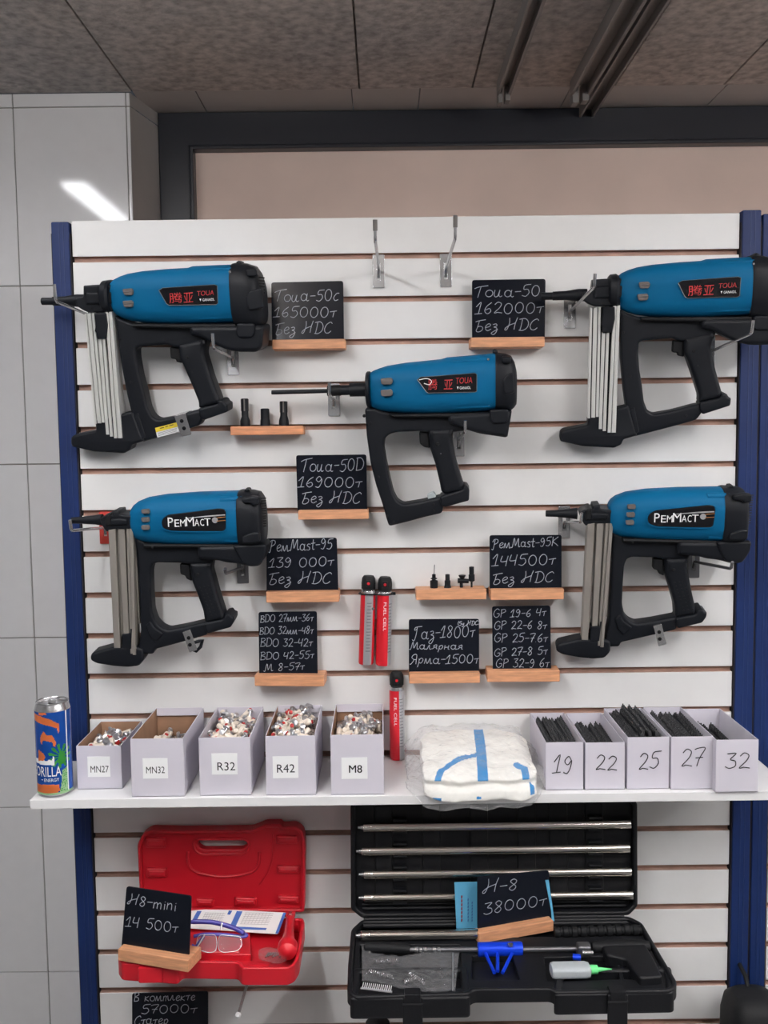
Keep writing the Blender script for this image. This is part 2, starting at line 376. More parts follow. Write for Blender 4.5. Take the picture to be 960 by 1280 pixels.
# window: black frame with a pinkish blind
w = structure(empty('window_1', (0,WALLY+.13,0)))
FY = WALLY+.13
b = NB(); fr = .074
add_plate(b, [(-.513,.6),(1.8,.6),(1.8,CEILZ-.002),(-.513,CEILZ-.002)], 0, .06, .002, holes=[[(-.513+fr,.6+fr),(1.8-fr,.6+fr),(1.8-fr,CEILZ-fr-.006),(-.513+fr,CEILZ-fr-.006)]])
add_plate(b, [(-.513+fr-.004,.6+fr-.004),(1.8-fr+.004,.6+fr-.004),(1.8-fr+.004,CEILZ-fr-.002),(-.513+fr-.004,CEILZ-fr-.002)], -.004, .03, .003, holes=[[(-.513+fr+.006,.6+fr+.006),(1.8-fr-.006,.6+fr+.006),(1.8-fr-.006,CEILZ-fr-.012),(-.513+fr+.006,CEILZ-fr-.012)]])
obj('window_frame', b, BLACKFRAME, w)
b = NB(); add_box(b, (-.513+fr-.01,.028,.6), (1.8-fr+.01,.045,CEILZ-fr)); obj('blind', b, PINK, w, ang=0)
b = NB(); add_box(b, (-.6,WALLY,0), (3.2,WALLY+.2,.6)); add_box(b, (1.8,WALLY,.6), (3.2,WALLY+.2,CEILZ)); structure(obj('wall_below', b, TILE, ang=0))
PAINT = pbr('white_wall_paint', (188,188,188), .7)
for nm, lo, hi in (('wall_left', (-3.26,-4.6,0), (-3.2,.5,CEILZ)), ('wall_right', (3.2,-4.6,0), (3.26,.5,CEILZ)), ('wall_front', (-3.2,-4.66,0), (3.2,-4.6,CEILZ))):
    b = NB(); add_box(b, lo, hi); structure(obj(nm, b, PAINT, ang=0))

# linear lamps on the ceiling
LAMP_M = emit('lamp_diffuser', (251,252,255), LAMP_STRENGTH); LAMP_N = emit('near_lamp_diffuser', (251,252,255), LAMP_NEAR); UPGLOW_M = emit('added_upglow', (255,250,244), ADDED_UPGLOW)
def lamp(x, y0, y1, label, m, drop=0):
    r = tag(empty('ceiling_light', (x,(y0+y1)/2,CEILZ-drop)), label, 'ceiling light', 'linear ceiling lights'); L = (y1-y0)/2
    b = NB(); add_box(b, (-.05,-L,-.03), (.05,L,0), .004); obj('lamp_body', b, WHITE, r)
    b = NB(); add_box(b, (-.034,-L+.02,-.044), (.034,L-.02,-.0295), .006); obj('diffuser', b, m, r)
    if drop:  # hung lower, with a glowing top added to brighten the ceiling
        b = NB(); add_box(b, (-.040,-L+.02,-.0005), (.040,L-.02,.008), .003); obj('added_upglow', b, UPGLOW_M, r)
        for y in (-L*.7, L*.7): b = NB(); add_tube(b, [(0,y,.004),(0,y,drop)], .004, 8); obj('suspension_rod', b, STEEL, r)
lamp(-.865, -1.75, -.16, 'long white ceiling light whose reflection shows in the wall tiles', LAMP_N)
lamp(1.75, -1.75, -.13, 'long white ceiling light over the right end of the rack', LAMP_N)
lamp(-.45, -2.2, -.8, 'long white hanging light behind the viewer on the left', LAMP_M, .16)
lamp(.95, -2.2, -.8, 'long white hanging light behind the viewer on the right', LAMP_M, .16)
lamp(2.3, -2.2, -.8, 'long white hanging light behind the viewer on the far right', LAMP_M, .16)

# rails hanging from the ceiling
def rail(name, x0, y_end, w, h, label, second=None):
    r = tag(empty(name, (x0,y_end,CEILZ)), label, 'ceiling rail')
    prof = [(-w/2,0),(-w/2,-h),(-w/2+.006,-h),(-w/2+.006,-.008),(w/2-.006,-.008),(w/2-.006,-h),(w/2,-h),(w/2,0)]
    b = NB()
    def chan(dx, a, c, s=1):
        t = bmesh.new()
        A = [t.verts.new((x*s+dx,a,z*s)) for x, z in prof]; B = [t.verts.new((x*s+dx,c,z*s)) for x, z in prof]; n = len(prof)
        for i in range(n): t.faces.new((A[i],A[(i+1)%n],B[(i+1)%n],B[i]))
        t.faces.new(A[::-1]); t.faces.new(B); bmesh.ops.recalc_face_normals(t, faces=t.faces); merge(b, t)
    chan(0, -2.6, 0)
    obj('channel', b, STEELR, r)
    b = NB(); add_box(b, (-w*.42,-.012,-h-.018), (-w*.1,.02,-.004), .002); add_box(b, (w*.1,-.008,-h-.012), (w*.45,.02,-.004), .002); obj('end_bracket', b, STEELR, r)
    if second:
        b = NB(); chan(second[0], -2.6, second[1], .8); obj('side_channel', b, STEELR, r)
        b = NB(); add_box(b, (second[0]-.01,second[1]-.004,-h*.8-.006), (second[0]+.022,second[1]+.012,-.002), .002); obj('side_bracket', b, STEELR, r)
    return r
STEELR = pbr('grey_ceiling_rail', (128,124,122), .5, .2)
rail('ceiling_rail', .268, .40, .030, .028, 'single thin grey rail on the ceiling left of the double rail')
rail('ceiling_rail', .432, .40, .042, .030, 'wide double grey rail on the ceiling with stepped end', (.048, .195))

# ------------------------------------------------------------------ the rack
Z0, PITCHZ, XL, XR, ZTOP = 1.969, .075, -.5455, .634, 2.036
def slat_panel(name, xl, xr, label, ztop=ZTOP):
    b = NB(); g = .0050
    edges = [ztop] + [Z0-PITCHZ*k for k in range(0, 25)] + [.1]
    for i, (hi, lo) in enumerate(zip(edges, edges[1:])):
        h = hi - (g if i else 0); l = lo + (g if i < len(edges)-2 else 0)
        t = bmesh.new(); add_box(t, (xl,0,l), (xr,.0115,h), .0007, 0, 1)
        for f in t.faces: f.material_index = 0 if f.normal.y < -.3 else 1
        merge(b, t)
    add_box(b, (xl,.0105,.1), (xr,.0185,ztop), 0, 1)
    o = obj(name, b, [WHITE, MDF]); return tag(o, label, 'display panel')
slat_panel('slatwall', XL, XR, 'wide white slatwall panel with brown grooves carrying the nail guns')
def post(xl, xr, ztop, label, cut=0):
    o = tag(empty('rack_post', ((xl+xr)/2,.0,0)), label, 'rack post', 'blue rack posts'); w = (xr-xl)/2
    b = NB(); add_box(b, (-w,-.006,.0), (w,.03,ztop), .0025)
    obj('upright', b, POST, o)
    b = NB(); add_box(b, (-w*.16,-.0066,.1), (-w*.06,-.005,ztop-.002), .0002); add_box(b, (w*.3,-.0066,.1), (w*.4,-.005,ztop-.002), .0002); obj('seam', b, SLOT, o)
    b = NB(); add_box(b, (-w-.0012,-.003,.02), (w+.0012,.028,ztop-.02)); obj('gap_shade_strip', b, GAPSHADE, o)  # dark strip colours in the shaded gap between post and panel
    return o
def xat(px, py): return at(px, py, -.006)[0]
post(-.580, XL-.003, 2.034, 'blue steel post along the left edge of the white panel')
post(XR+.003, .6705, 2.040, 'blue steel post along the right edge of the white panel')
post(.6735, .702, 2.033, 'blue steel post of the next rack, at the right picture edge')
slat_panel('slatwall', .706, 1.3, 'neighbouring white slatwall panel, a sliver at the right picture edge', 2.03)

# shelf
SZ = 1.063
b = NB(); add_box(b, (-.587,-.196,SZ-.0155), (.668,-.001,SZ), .0012)
tag(obj('shelf', b, pbr('white_shelf_board', (232,231,231), .4)), 'long white shelf board crossing the panel under the boxes', 'shelf')

# ------------------------------------------------------------------ slatwall hooks
def hook(px, k, label, L=.2, rise=.013, up=.024, out=0, plate=STEEL, tip=False, ball=False, long_plate=.056):
    zk = Z0 - PITCHZ*k
    x = at(px, 640+(zk-1.5)*0 + (540 + (1.65-zk)*694 - 640), 0)[0]
    r = tag(empty('slatwall_hook', (x,0,zk)), label, 'hook', 'slatwall hooks')
    b = NB(); add_plate(b, [(-.0105,-long_plate),(.0105,-long_plate),(.0105,.002),(-.0105,.002)], -.0028, -.0006, .0005, holes=[[(-.003,-.042),(.003,-.042),(.003,-.014),(-.003,-.014)]], rnd=.002)
    add_box(b, (-.0105,-.0026,-.0005), (.0105,.006,.0022), .0004)
    obj('back_plate', b, plate, r)
    b = NB(); z = -.026
    pts = [(0,-.001,z-.012),(0,-.004,z-.004),(0,-.008,z),(out*.3,-L*.5,z+rise*.5),(out,-L+.006,z+rise)]
    if up: pts += [(out,-L,z+rise+.003),(out,-L-.002,z+rise+.009),(out,-L-.005,z+rise+up)]
    else: pts += [(out,-L,z+rise)]
    add_tube(b, pts, .0026, 10); obj('prong', b, STEELD if plate is STEELD else STEEL, r)
    if tip:
        b = NB(); d = Vector(pts[-1]) - Vector(pts[-2]); a = Vector(pts[-1]) - d*.7; add_tube(b, [a, Vector(pts[-1]) + d*.08], .0036, 10); obj('rubber_tip', b, DKGREY, r)
    if ball:
        b = NB(); add_lathe(b, [(.0001,-.005),(.0035,-.0035),(.005,0),(.0035,.0035),(.0001,.005)], 14, Matrix.Translation((out,-L,z+rise))); obj('end_ball', b, DECAL_W, r)
    return r
COPPERPL = pbr('coppery_reflecting_steel', (215,176,160), .3, .8)
REDPL = pbr('red_painted_plate', (190,60,50), .5)
hook(473, 0, 'left of the two empty steel hooks high on the panel', .2, .012, .03, -.004, tip=True)
hook(557, 0, 'right of the two empty steel hooks high on the panel', .2, .015, .032, .002, tip=True)
hook(117, 1, 'steel hook under the nose of the upper left nail gun', .2, .0, .026)
hook(291, 2, 'steel hook under the rear of the upper left nail gun', .2, .0, .022)
hook(712, 1, 'steel hook under the nose of the upper right nail gun', .2, .012, .02, plate=STEEL)
hook(886, 2, 'steel hook under the rear of the upper right nail gun', .2, .012, .02)
hook(417, 3, 'steel hook carrying the long rod of the middle nail gun', .14, .002, .02)
hook(573, 4, 'steel hook behind the grip of the middle nail gun', .14, .012, .02, plate=STEEL)
hook(131, 6, 'red plated hook under the nose of the lower left nail gun', .19, .012, .018, plate=REDPL)
hook(303, 7, 'dark grey hook under the rear of the lower left nail gun', .19, .014, .006, plate=STEELD)
hook(705, 6, 'steel hook behind the nose of the lower right nail gun', .15, .012, .016)
hook(867, 7, 'dark grey hook under the rear of the lower right nail gun', .19, .012, .012, plate=STEELD)
hook(316, 17, 'bare hook with white ball end below the red case', .18, .012, 0, ball=True)
for px, lb in ((230,'left hook hidden under the red case tray'), (345,'right hook hidden under the red case tray')): hook(px, 16, lb, .16, .012, 0)
for px, lb in ((520,'left hook hidden under the black case tray'), (720,'right hook hidden under the black case tray')): hook(px, 16, lb, .2, .012, 0)

# ------------------------------------------------------------------ nail guns
def toward(O, d): O = np.array(O, float); return CAM + (O-CAM)*(1-d/1.65)      # the same line of sight, d nearer
class Gun:
    """outlines are given in the coordinates of a close-up: ox,oy = its corner in the photograph, s = its magnification"""
    def __init__(s, F, ox, oy, k, label, group=None):
        s.F, s.ox, s.oy, s.k = F, ox, oy, k
        s.root = tag(empty('nail_gun'), label, 'nail gun', 'gas nail guns on the panel'); F.place(s.root)
    def p(s, u, v, y=0): return s.F.uv(s.ox+u/s.k, s.oy+v/s.k, y)
    def P(s, pts, y=0): return [s.p(u, v, y) for u, v in pts]
    def plate(s, name, pts, y0, y1, m=None, bev=.002, rnd=0, holes=(), parent=None, b=None, hr=0, res=2):
        n = b or NB(); add_plate(n, s.P(pts, y0), y0, y1, bev, [s.P(h, y0) for h in holes], rnd, hr, res=res)
        return n if b else obj(name, n, m or BLK, parent or s.root)
    def body(s, name, secs, m, ry=.040, e=2.6, parent=None, dome=0, extra=None):
        L = []; zmax = 0
        for u, t, lo in secs:
            a = s.p(u, t); c = s.p(u, lo); L.append(((a[0]+c[0])/2, (a[1]+c[1])/2, (a[1]-c[1])/2)); zmax = max(zmax, L[-1][2])
        b = NB(); add_loft(b, [(x, zc, rz, ry*rz/zmax, 0, e) for x, zc, rz in L])
        if extra: extra(b)
        return obj(name, b, m, parent or s.root, 40)
    def tube(s, name, pts, r, m=BLK, parent=None, y=0):
        b = NB(); add_tube(b, [(p[0], y, p[1]) for p in s.P(pts, y)], r, 14); return obj(name, b, m, parent or s.root)
    def screw(s, u, v, y, parent, m=STEEL, r=.0022):
        b = NB(); x, z = s.p(u, v, y); add_lathe(b, [(r*.8,0),(r,.0006),(r*.7,.0014),(r*.25,.0014),(.0001,.0006)], 12, Matrix.Translation((x,y,z)) @ Matrix.Rotation(PI/2,4,'X')); return obj('screw', b, m, parent)

def vents_rear(g, cap, pts, w=.0012):
    b = NB()
    for (u0, v0, u1, v1) in pts:
        a = g.p(u0, v0, -.03); c = g.p(u1, v1, -.03); add_tube(b, [(a[0],-.028,a[1]),(c[0],-.022,c[1])], w, 6)
    return obj('vent_ribs', b, BLK2, cap)

def plate_toua(g, housing, pts, ta, tb, swoosh=None, yf=-.0405):
    """black name plate with red characters and small white line"""
    pl = g.plate('name_plate', pts, yf-.0012, yf+.006, DECAL_BLK, .0006, 0, parent=housing)
    rim = NB(); ps = g.P(pts, yf); add_tube(rim, [(p[0], yf-.0009, p[1]) for p in ps+ps[:1]], .0006, 6); obj('plate_rim', rim, STEELD, pl)
    b = NB(); y = yf-.0013
    for s, (u0, v0, u1, v1), sh in ta:
        a = g.p(u0, v1, y); c = g.p(u1, v0, y); add_text(b, s, a[0], c[0], a[1], c[1], y, .0002, .03, shear=sh)
    obj('red_lettering', b, DECAL_RED, pl)
    b = NB(); a = g.p(tb[0], tb[3], y); c = g.p(tb[2], tb[1], y)
    add_text(b, 'GANAIDL', a[0]+(c[0]-a[0])*.2, c[0], a[1], c[1], y, .0002, .02)
    w = (c[0]-a[0])*.12; add_plate(b, [(a[0],c[1]),(a[0]+w,c[1]),(a[0]+w/2,a[1])], y-.0002, y, .00002); obj('white_lettering', b, DECAL_W, pl)
    if swoosh:
        b = NB(); add_tube(b, smooth([(q[0], y-.0001, q[1]) for q in g.P(swoosh, y)], 5), .0007, 6); obj('white_swoosh', b, DECAL_W, pl)
    return pl

# --- gun with silver magazine and pointed black foot (upper left), then its copy (upper right)
g = Gun(Frame(toward((-.2792,-.070,1.879), .017), .17, 0, -.10), 40, 310, 2.4, 'blue nail gun with yellow warning sticker and silver magazine, upper left on the panel')
def ridges(g, L):
    def f(b):
        for pts, y, r in L: add_tube(b, [(q[0], y, q[1]) for q in g.P(pts, y)], r, 10)
    return f
h = g.body('motor_housing', [(243,112,184),(246,102,192),(256,93,202),(275,84,212),(300,76,219),(340,69,225),(420,62,229),(478,59,229),(492,54,228),(560,51,226),(614,49,224)], BLUE, .041, 2.7,
    extra=ridges(g, [([(500,68),(560,66),(600,64)], -.027, [.001,.0035,.0035]), ([(330,205),(420,208),(520,207),(606,204)], -.0275, [.001,.004,.005,.005])]))
for v in (132, 168):
    g.plate('side_vent', [(270,v-9),(298,v-11),(303,v-4),(302,v+9),(276,v+10)], -.0400, -.034, DKGREY, .0008, .003, parent=h)
    b = NB()
    q = g.P([(274,v),(300,v-2)], -.04); add_tube(b, [(q[0][0],-.0402,q[0][1]),(q[1][0],-.0402,q[1][1])], .0008, 6); obj('vent_bar', b, STEELD, h)
g.screw(593,72,-.034,h); g.screw(604,212,-.031,h); 
plate_toua(g, h, [(381,127),(392,120),(548,110),(556,113),(558,166),(552,170),(412,172),(404,167)], [('腾', (413,134,450,166),0), ('亚', (455,134,481,164),.1), ('TOUA', (495,128,545,144),.12)], (503,151,547,160))
g.body('front_collar', [(218,104,188),(224,97,194),(240,95,200),(247,100,196)], BLK, .036, 2.6)
cap = g.body('rear_cap', [(611,46,232),(618,44,236),(650,46,240),(676,54,240),(688,72,234),(697,100,226),(701,128,206)], BLK, .043, 2.8)
vents_rear(g, cap, [(680,88+i*9,694,90+i*9) for i in range(6)])
g.plate('cap_boss', [(640,66),(672,62),(676,80),(668,86),(644,84)], -.043, -.03, BLK, .002, .003, parent=cap)
g.plate('cap_boss', [(640,150),(652,130),(690,118),(694,180),(650,190)], -.0445, -.03, BLK, .003, .004, parent=cap)
g.plate('cap_latch', [(612,52),(612,42),(618,38),(626,42),(630,52)], -.012, .012, BLK, .002, parent=cap)
fr = g.plate('handle_frame', [(246,200),(262,212),(300,226),(360,232),(520,236),(530,256),(520,300),(440,300),(418,298),(405,290),(322,297),(311,303),(312,330),(322,384),(335,432),(345,478),(358,505),(376,516),(430,506),(492,488),(512,486),(514,510),(500,534),(440,552),(330,583),(320,575),(300,510),(283,440),(266,350)], -.016, .016, BLK, .005, .005)
for u, v in ((263,272),(297,402),(322,560),(468,520)): g.screw(u, v, -.0158, fr, BLK2, .0026)
g.plate('frame_ridge', [(305,500),(318,495),(340,568),(328,575)], -.0185, -.01, BLK, .002, parent=fr)
g.plate('upper_seam', [(300,228),(610,228),(614,240),(480,243),(300,238)], -.028, .02, BLK2, .003, parent=fr)
chb = g.plate('fuel_chamber', [(470,234),(696,232),(692,262),(689,300),(672,313),(612,313),(572,303),(530,282),(500,266),(470,262)], -.030, .030, BLK, .007, .008)
g.plate('chamber_latch', [(612,226),(668,226),(668,258),(658,270),(620,270),(612,258)], -.034, -.02, BLK, .003, .005, parent=chb)
gr = g.plate('grip', [(436,290),(522,270),(515,318),(535,385),(562,458),(556,470),(498,482),(497,462),(474,405),(450,350),(441,338)], -.019, .019, BLK, .008, .004, res=3)
g.screw(466,328,-.0188,gr,BLK2,.003); g.screw(482,372,-.0188,gr,BLK2,.0014)
g.plate('grip_base', [(498,482),(556,468),(556,456),(572,456),(578,466),(586,470),(586,492),(512,518),(500,505)], -.021, .021, BLK, .004, .003)
g.plate('trigger', [(413,296),(444,300),(450,346),(432,342),(430,334),(415,332)], -.008, .008, BLK2, .003, .003)
mg = NB()
for t0, t1, b0, b1, vt, vb, yy in ((157,163,187,194,198,528,-.021), (165,176,196,207,197,526,-.0225), (179,186,209,217,197,524,-.0225), (196,206,222,231,250,560,-.0215), (209,217,234,243,250,566,-.0215), (219,228,246,255,193,571,-.0245), (230,239,258,270,192,571,-.0235)):
    g.plate('', [(t0,vt),(t1,vt-1),(b1,vb),(b0,vb)], yy, .002, b=mg, bev=.0008)
mo = obj('magazine', mg, ALU, g.root)
g.plate('gap_shade_backing', [(160,198),(237,194),(266,568),(190,524)], -.017, .0, BLK2, .001, parent=mo)  # black backing added so the gaps between rails look shaded
g.plate('pusher', [(186,196),(221,195),(226,232),(222,272),(194,274),(192,254),(187,250),(190,236)], -.0275, .004, BLK, .002, .002)
g.plate('magazine_foot', [(115,570),(122,563),(190,548),(188,516),(226,509),(300,490),(335,580),(297,592),(293,607),(274,617),(184,612),(119,597),(115,588)], -.020, .016, BLK, .005, .003)
nb = g.plate('nose_block', [(153,113),(180,111),(232,109),(240,120),(240,192),(200,194),(168,194),(150,186),(130,172),(130,150),(153,146)], -.022, .02, BLK, .003, .002)
g.plate('nose_step', [(160,134),(238,132),(238,168),(160,170)], -.026, .0, BLK, .003, .003, parent=nb)
for u, v in ((178,182),(190,185)): g.screw(u, v, -.0215, nb, BLK2, .002)
b = NB()
def tp(b, g, L):
    add_tube(b, [(g.p(u,v)[0],0,g.p(u,v)[1]) for u,v,r in L], [r for u,v,r in L], 16)
tp(b, g, [(30,160,.0058),(31,160,.0062),(62,160,.0062),(63,160,.0075),(100,159,.0078),(134,158,.0105),(160,158,.0105)]); obj('nose_rod', b, BLK, g.root)
wl = g.plate('warning_label', [(369,540),(434,523),(442,551),(376,569)], -.0166, -.0155, DECAL_W, .0002); tag(wl, 'white and yellow warning sticker')
lb = g.plate('warning_band', [(369,540),(434,523),(438,536),(372,553)], -.0172, -.0164, YELLOW, .0002, parent=wl)
b = NB(); y = -.0173
for i, (u0,u1) in enumerate(((384,396),(400,408),(412,424))):
    q = g.P([(u0,541-i*4),(u1,538-i*4)], y); add_tube(b, [(q[0][0],y,q[0][1]),(q[1][0],y,q[1][1])], .0007, 6)
for r_ in range(3):
    q = g.P([(378,556+r_*4),(434,541+r_*4)], -.0167); add_tube(b, [(q[0][0],-.0167,q[0][1]),(q[1][0],-.0167,q[1][1])], .0003, 6)
obj('label_print', b, INK, wl)
def clip(g, pts, holes, w):
    b = NB(); add_plate(b, g.P(pts, -.0235), -.0235, -.0215, .0004, [], .002)
    add_plate(b, g.P([pts[0], pts[1], (pts[1][0]-1, pts[1][1]+6), (pts[0][0]+1, pts[0][1]+6)], -.0225), -.0225, .018, .0004)
    o = obj('belt_clip', b, STEEL, g.root); tag(o, 'bent zinc steel belt clip with two holes')
    for u, v in holes:
        b = NB(); x, z = g.p(u, v, -.0236); add_lathe(b, [(.0001,0),(.0033,0),(.0033,.0006),(.0022,.0009),(.0001,.0009)], 16, Matrix.Translation((x,-.0234,z)) @ Matrix.Rotation(PI/2,4,'X')); obj('hole_disc', b, DECAL_BLK, o)  # raised black disc drawn where the clip has a hole
clip(g, [(427,504),(460,496),(478,560),(447,567)], ((449,519),(456,541)), 0)
g2 = copy_tree(g.root, None, ('warning_label','belt_clip'))
g2['label'] = 'blue nail gun hung across the right blue post, upper right on the panel'
F2 = Frame(toward((.5855,-.0795,1.879), .017), .148, .002, -.149); F2.place(g2)

# --- gun without magazine and with a long rod (middle)
g = Gun(Frame(at(530,500,-.075), .13, 0, -.08), 320, 420, 2.667, 'blue nail gun without magazine, with a long thin rod, in the middle of the panel')
h = g.body('motor_housing', [(376,136,220),(380,124,232),(392,116,240),(412,108,246),(440,99,252),(500,89,257),(560,83,259),(618,77,258),(638,71,257),(720,64,252),(799,57,247)], BLUE, .041, 2.7,
    extra=ridges(g, [([(640,86),(700,84),(775,78)], -.027, [.001,.0035,.0035]), ([(480,232),(560,236),(680,235),(782,230)], -.0275, [.001,.004,.005,.005])]))
for v in (151, 190):
    g.plate('side_vent', [(414,v-9),(450,v-12),(456,v-5),(454,v+8),(446,v+11),(418,v+11)], -.0400, -.034, DKGREY, .0008, .003, parent=h)
g.screw(774,78,-.034,h); g.screw(776,230,-.031,h)
plate_toua(g, h, [(538,146),(548,137),(730,124),(736,128),(736,184),(730,187),(575,190),(568,186)], [('腾', (575,144,605,180),0), ('亚', (626,146,654,178),.1), ('TOUA', (665,138,721,160),.12)], (670,168,716,178), [(544,146),(570,142),(585,150),(578,162),(560,158)])
g.body('front_collar', [(369,122,228),(372,118,236),(380,118,240),(384,124,236)], BLK, .036, 2.6)
g.plate('collar_screw_tab', [(366,148),(372,146),(372,160),(366,158)], -.008, .008, BLK, .001)
cap = g.body('rear_cap', [(796,56,246),(802,54,248),(830,58,250),(850,66,246),(860,84,238),(867,112,228),(868,150,204)], BLK, .043, 2.8)
g.plate('cap_boss', [(820,68),(850,70),(852,90),(830,92),(820,86)], -.043, -.03, BLK, .002, .003, parent=cap)
g.plate('cap_boss', [(822,150),(836,128),(858,122),(862,190),(826,196)], -.0445, -.03, BLK, .003, .004, parent=cap)
g.plate('cap_latch', [(790,58),(790,48),(797,44),(805,49),(807,58)], -.012, .012, BLK, .002, parent=cap)
fr = g.plate('handle_frame', [(362,242),(392,238),(412,248),(460,258),(520,262),(702,266),(700,316),(660,322),(560,322),(545,318),(470,321),(444,328),(428,344),(425,372),(434,424),(445,476),(456,522),(470,550),(490,562),(552,552),(622,534),(626,566),(620,592),(566,604),(500,622),(443,636),(436,616),(424,572),(400,500),(381,425),(368,330)], -.016, .016, BLK, .005, .005)
for u, v in ((382,290),(408,470),(459,262),(438,600),(458,618),(592,562),(592,582)): g.screw(u, v, -.0158, fr, BLK2, .0026)
g.plate('upper_seam', [(440,262),(795,256),(800,268),(700,272),(460,272)], -.028, .02, BLK2, .003, parent=fr)
g.screw(361, 266, -.002, fr, BLK2, .003)
chb = g.plate('fuel_chamber', [(640,264),(854,248),(852,262),(840,336),(832,340),(745,327),(702,314),(660,298),(640,292)], -.030, .030, BLK, .007, .008)
g.plate('chamber_latch', [(778,246),(842,244),(842,278),(832,292),(792,294),(780,280)], -.034, -.02, BLK, .003, .005, parent=chb)
gr = g.plate('grip', [(574,312),(662,308),(652,340),(668,420),(692,498),(700,512),(632,530),(618,522),(612,490),(598,430),(580,376)], -.019, .019, BLK, .008, .004, res=3)
g.screw(605,360,-.0188,gr,BLK2,.0036); g.screw(616,392,-.0188,gr,STEELD,.0012)
g.plate('grip_base', [(612,536),(690,512),(690,498),(704,500),(712,514),(710,550),(630,572),(616,566)], -.021, .021, BLK, .004, .003)
g.plate('trigger', [(543,320),(576,318),(582,374),(562,372),(546,360)], -.008, .008, BLK2, .003, .003)
tag(g.plate('grey_stopper', [(570,530),(592,520),(600,534),(598,545),(574,546)], -.007, .007, pbr('pale_grey_plastic', (176,184,188), .5), .001, .002), 'pale grey stopper')
b = NB(); tp(b, g, [(283,181,.0085),(312,180,.0085),(313,180,.0115),(372,178,.0120),(376,178,.0120)]); obj('nose_sleeve', b, BLK, g.root)
b = NB(); tp(b, g, [(238,183,.0085),(242,183,.0095),(280,181,.0095),(285,181,.0085)]); obj('rod_nut', b, BLK2, g.root)
b = NB(); tp(b, g, [(52,188,.0034),(54,188,.0038),(140,186,.0038),(141,186,.0038),(242,183,.0036)]); obj('nose_rod', b, BLK, g.root)

# --- gun with the lettered plate and rounded foot (lower left), then its copy (lower right)
g = Gun(Frame(toward((-.2753,-.072,1.5103), .005), .10, 0, -.03), 60, 590, 2.526, 'blue nail gun beside the left blue post with blunt rounded foot, lower left')
h = g.body('motor_housing', [(267,124,190),(269,113,199),(276,103,207),(290,92,214),(320,80,221),(380,70,227),(480,63,229),(612,59,229)], BLUE, .041, 2.5,
    extra=ridges(g, [([(545,88),(612,86)], -.026, [.006,.006]), ([(560,212),(612,212)], -.027, [.007,.007])]))
for v in (125, 151, 176):
    g.plate('side_vent', [(293,v-6),(317,v-8),(320,v-3),(319,v+7),(296,v+7)], -.0398, -.034, DKGREY, .0006, .002, parent=h)
pl = g.plate('name_plate', [(358,162),(362,147),(380,135),(450,127),(540,115),(557,118),(562,128),(561,180),(552,187),(460,187),(390,186),(364,178)], -.0418, -.034, DECAL_BLK, .0006, .004, parent=h)
rim = NB(); ps = fillet(g.P([(356,162),(360,145),(379,133),(450,125),(541,113),(559,116),(564,128),(563,182),(552,189),(460,189),(389,188),(362,180)], -.041), .004); add_tube(rim, [(p[0], -.0412, p[1]) for p in ps+ps[:1]], .0009, 6); obj('plate_rim', rim, BLUE, pl)
b = NB(); y = -.0419
for s_, u0, u1, v0, v1 in (('P',379,394,144,173), ('E',400,414,150,173), ('M',418,434,150,172), ('M',436,460,142,171), ('A',463,477,149,170), ('C',481,492,148,170), ('T',494,513,146,169)):
    a = g.p(u0, v1, y); c = g.p(u1, v0, y); add_text(b, s_, a[0], c[0], a[1], c[1], y, .0002)
obj('white_lettering', b, DECAL_W, pl)
b = NB(); q = g.P([(440,146),(480,142),(515,139),(559,136)], y); add_tube(b, [(p[0],y,p[1]) for p in q], [.0004,.001,.0014,.0012], 6)
x, z = g.p(527, 152, y); add_lathe(b, [(.0001,0),(.0050,0),(.0050,.0004),(.0001,.0004)], 20, Matrix.Translation((x,y+.0001,z)) @ Matrix.Rotation(PI/2,4,'X')); obj('silver_emblem', b, SILVER, pl)
b = NB(); q = g.P([(533,145),(561,142)], y); add_tube(b, [(p[0],y-.0003,p[1]) for p in q], .0007, 6); q = g.P([(533,155),(561,153)], y); add_tube(b, [(p[0],y-.0003,p[1]) for p in q], .0007, 6); obj('copper_lines', b, COPPER, pl)
cap = g.body('rear_cap', [(608,58,232),(614,56,236),(650,57,238),(672,62,234),(682,76,226),(687,100,212),(689,124,190)], BLK, .043, 2.8)
vents_rear(g, cap, [(672,84+i*8,686,85+i*8) for i in range(12)], .001)
g.plate('cap_boss', [(612,84),(645,76),(668,80),(668,104),(645,108),(640,100),(612,98)], -.0445, -.03, BLK, .003, .004, parent=cap)
g.plate('cap_boss', [(612,204),(644,192),(668,190),(668,222),(640,228),(612,226)], -.0445, -.03, BLK, .003, .004, parent=cap)
g.plate('cap_latch', [(620,60),(622,55),(632,54),(636,60)], -.012, .012, BLK, .0015, parent=cap)
fr = g.plate('handle_frame', [(272,204),(296,218),(340,228),(520,234),(524,262),(518,292),(440,292),(415,288),(342,287),(328,294),(322,316),(324,380),(328,440),(338,472),(354,490),(376,500),(430,490),(498,474),(506,486),(502,516),(440,534),(388,548),(336,562),(332,576),(296,578),(284,556),(292,500),(284,330)], -.016, .016, BLK, .005, .005)
g.plate('frame_rib', [(322,470),(335,492),(365,512),(340,540),(318,520),(306,486)], -.0185, -.01, BLK, .003, .004, parent=fr)
g.plate('upper_seam', [(300,228),(608,229),(612,240),(300,240)], -.028, .02, BLK2, .003, parent=fr)
for u, v in ((330,238),(520,238)): g.screw(u, v, -.0275, fr, BLK2, .0024)
chb = g.plate('fuel_chamber', [(470,234),(689,230),(687,262),(668,300),(636,302),(600,292),(560,288),(540,282),(470,278)], -.030, .030, BLK, .007, .008)
g.plate('chamber_ridge', [(580,232),(690,228),(688,262),(668,298),(640,300),(612,290)], -.034, -.02, BLK, .004, .006, parent=chb)
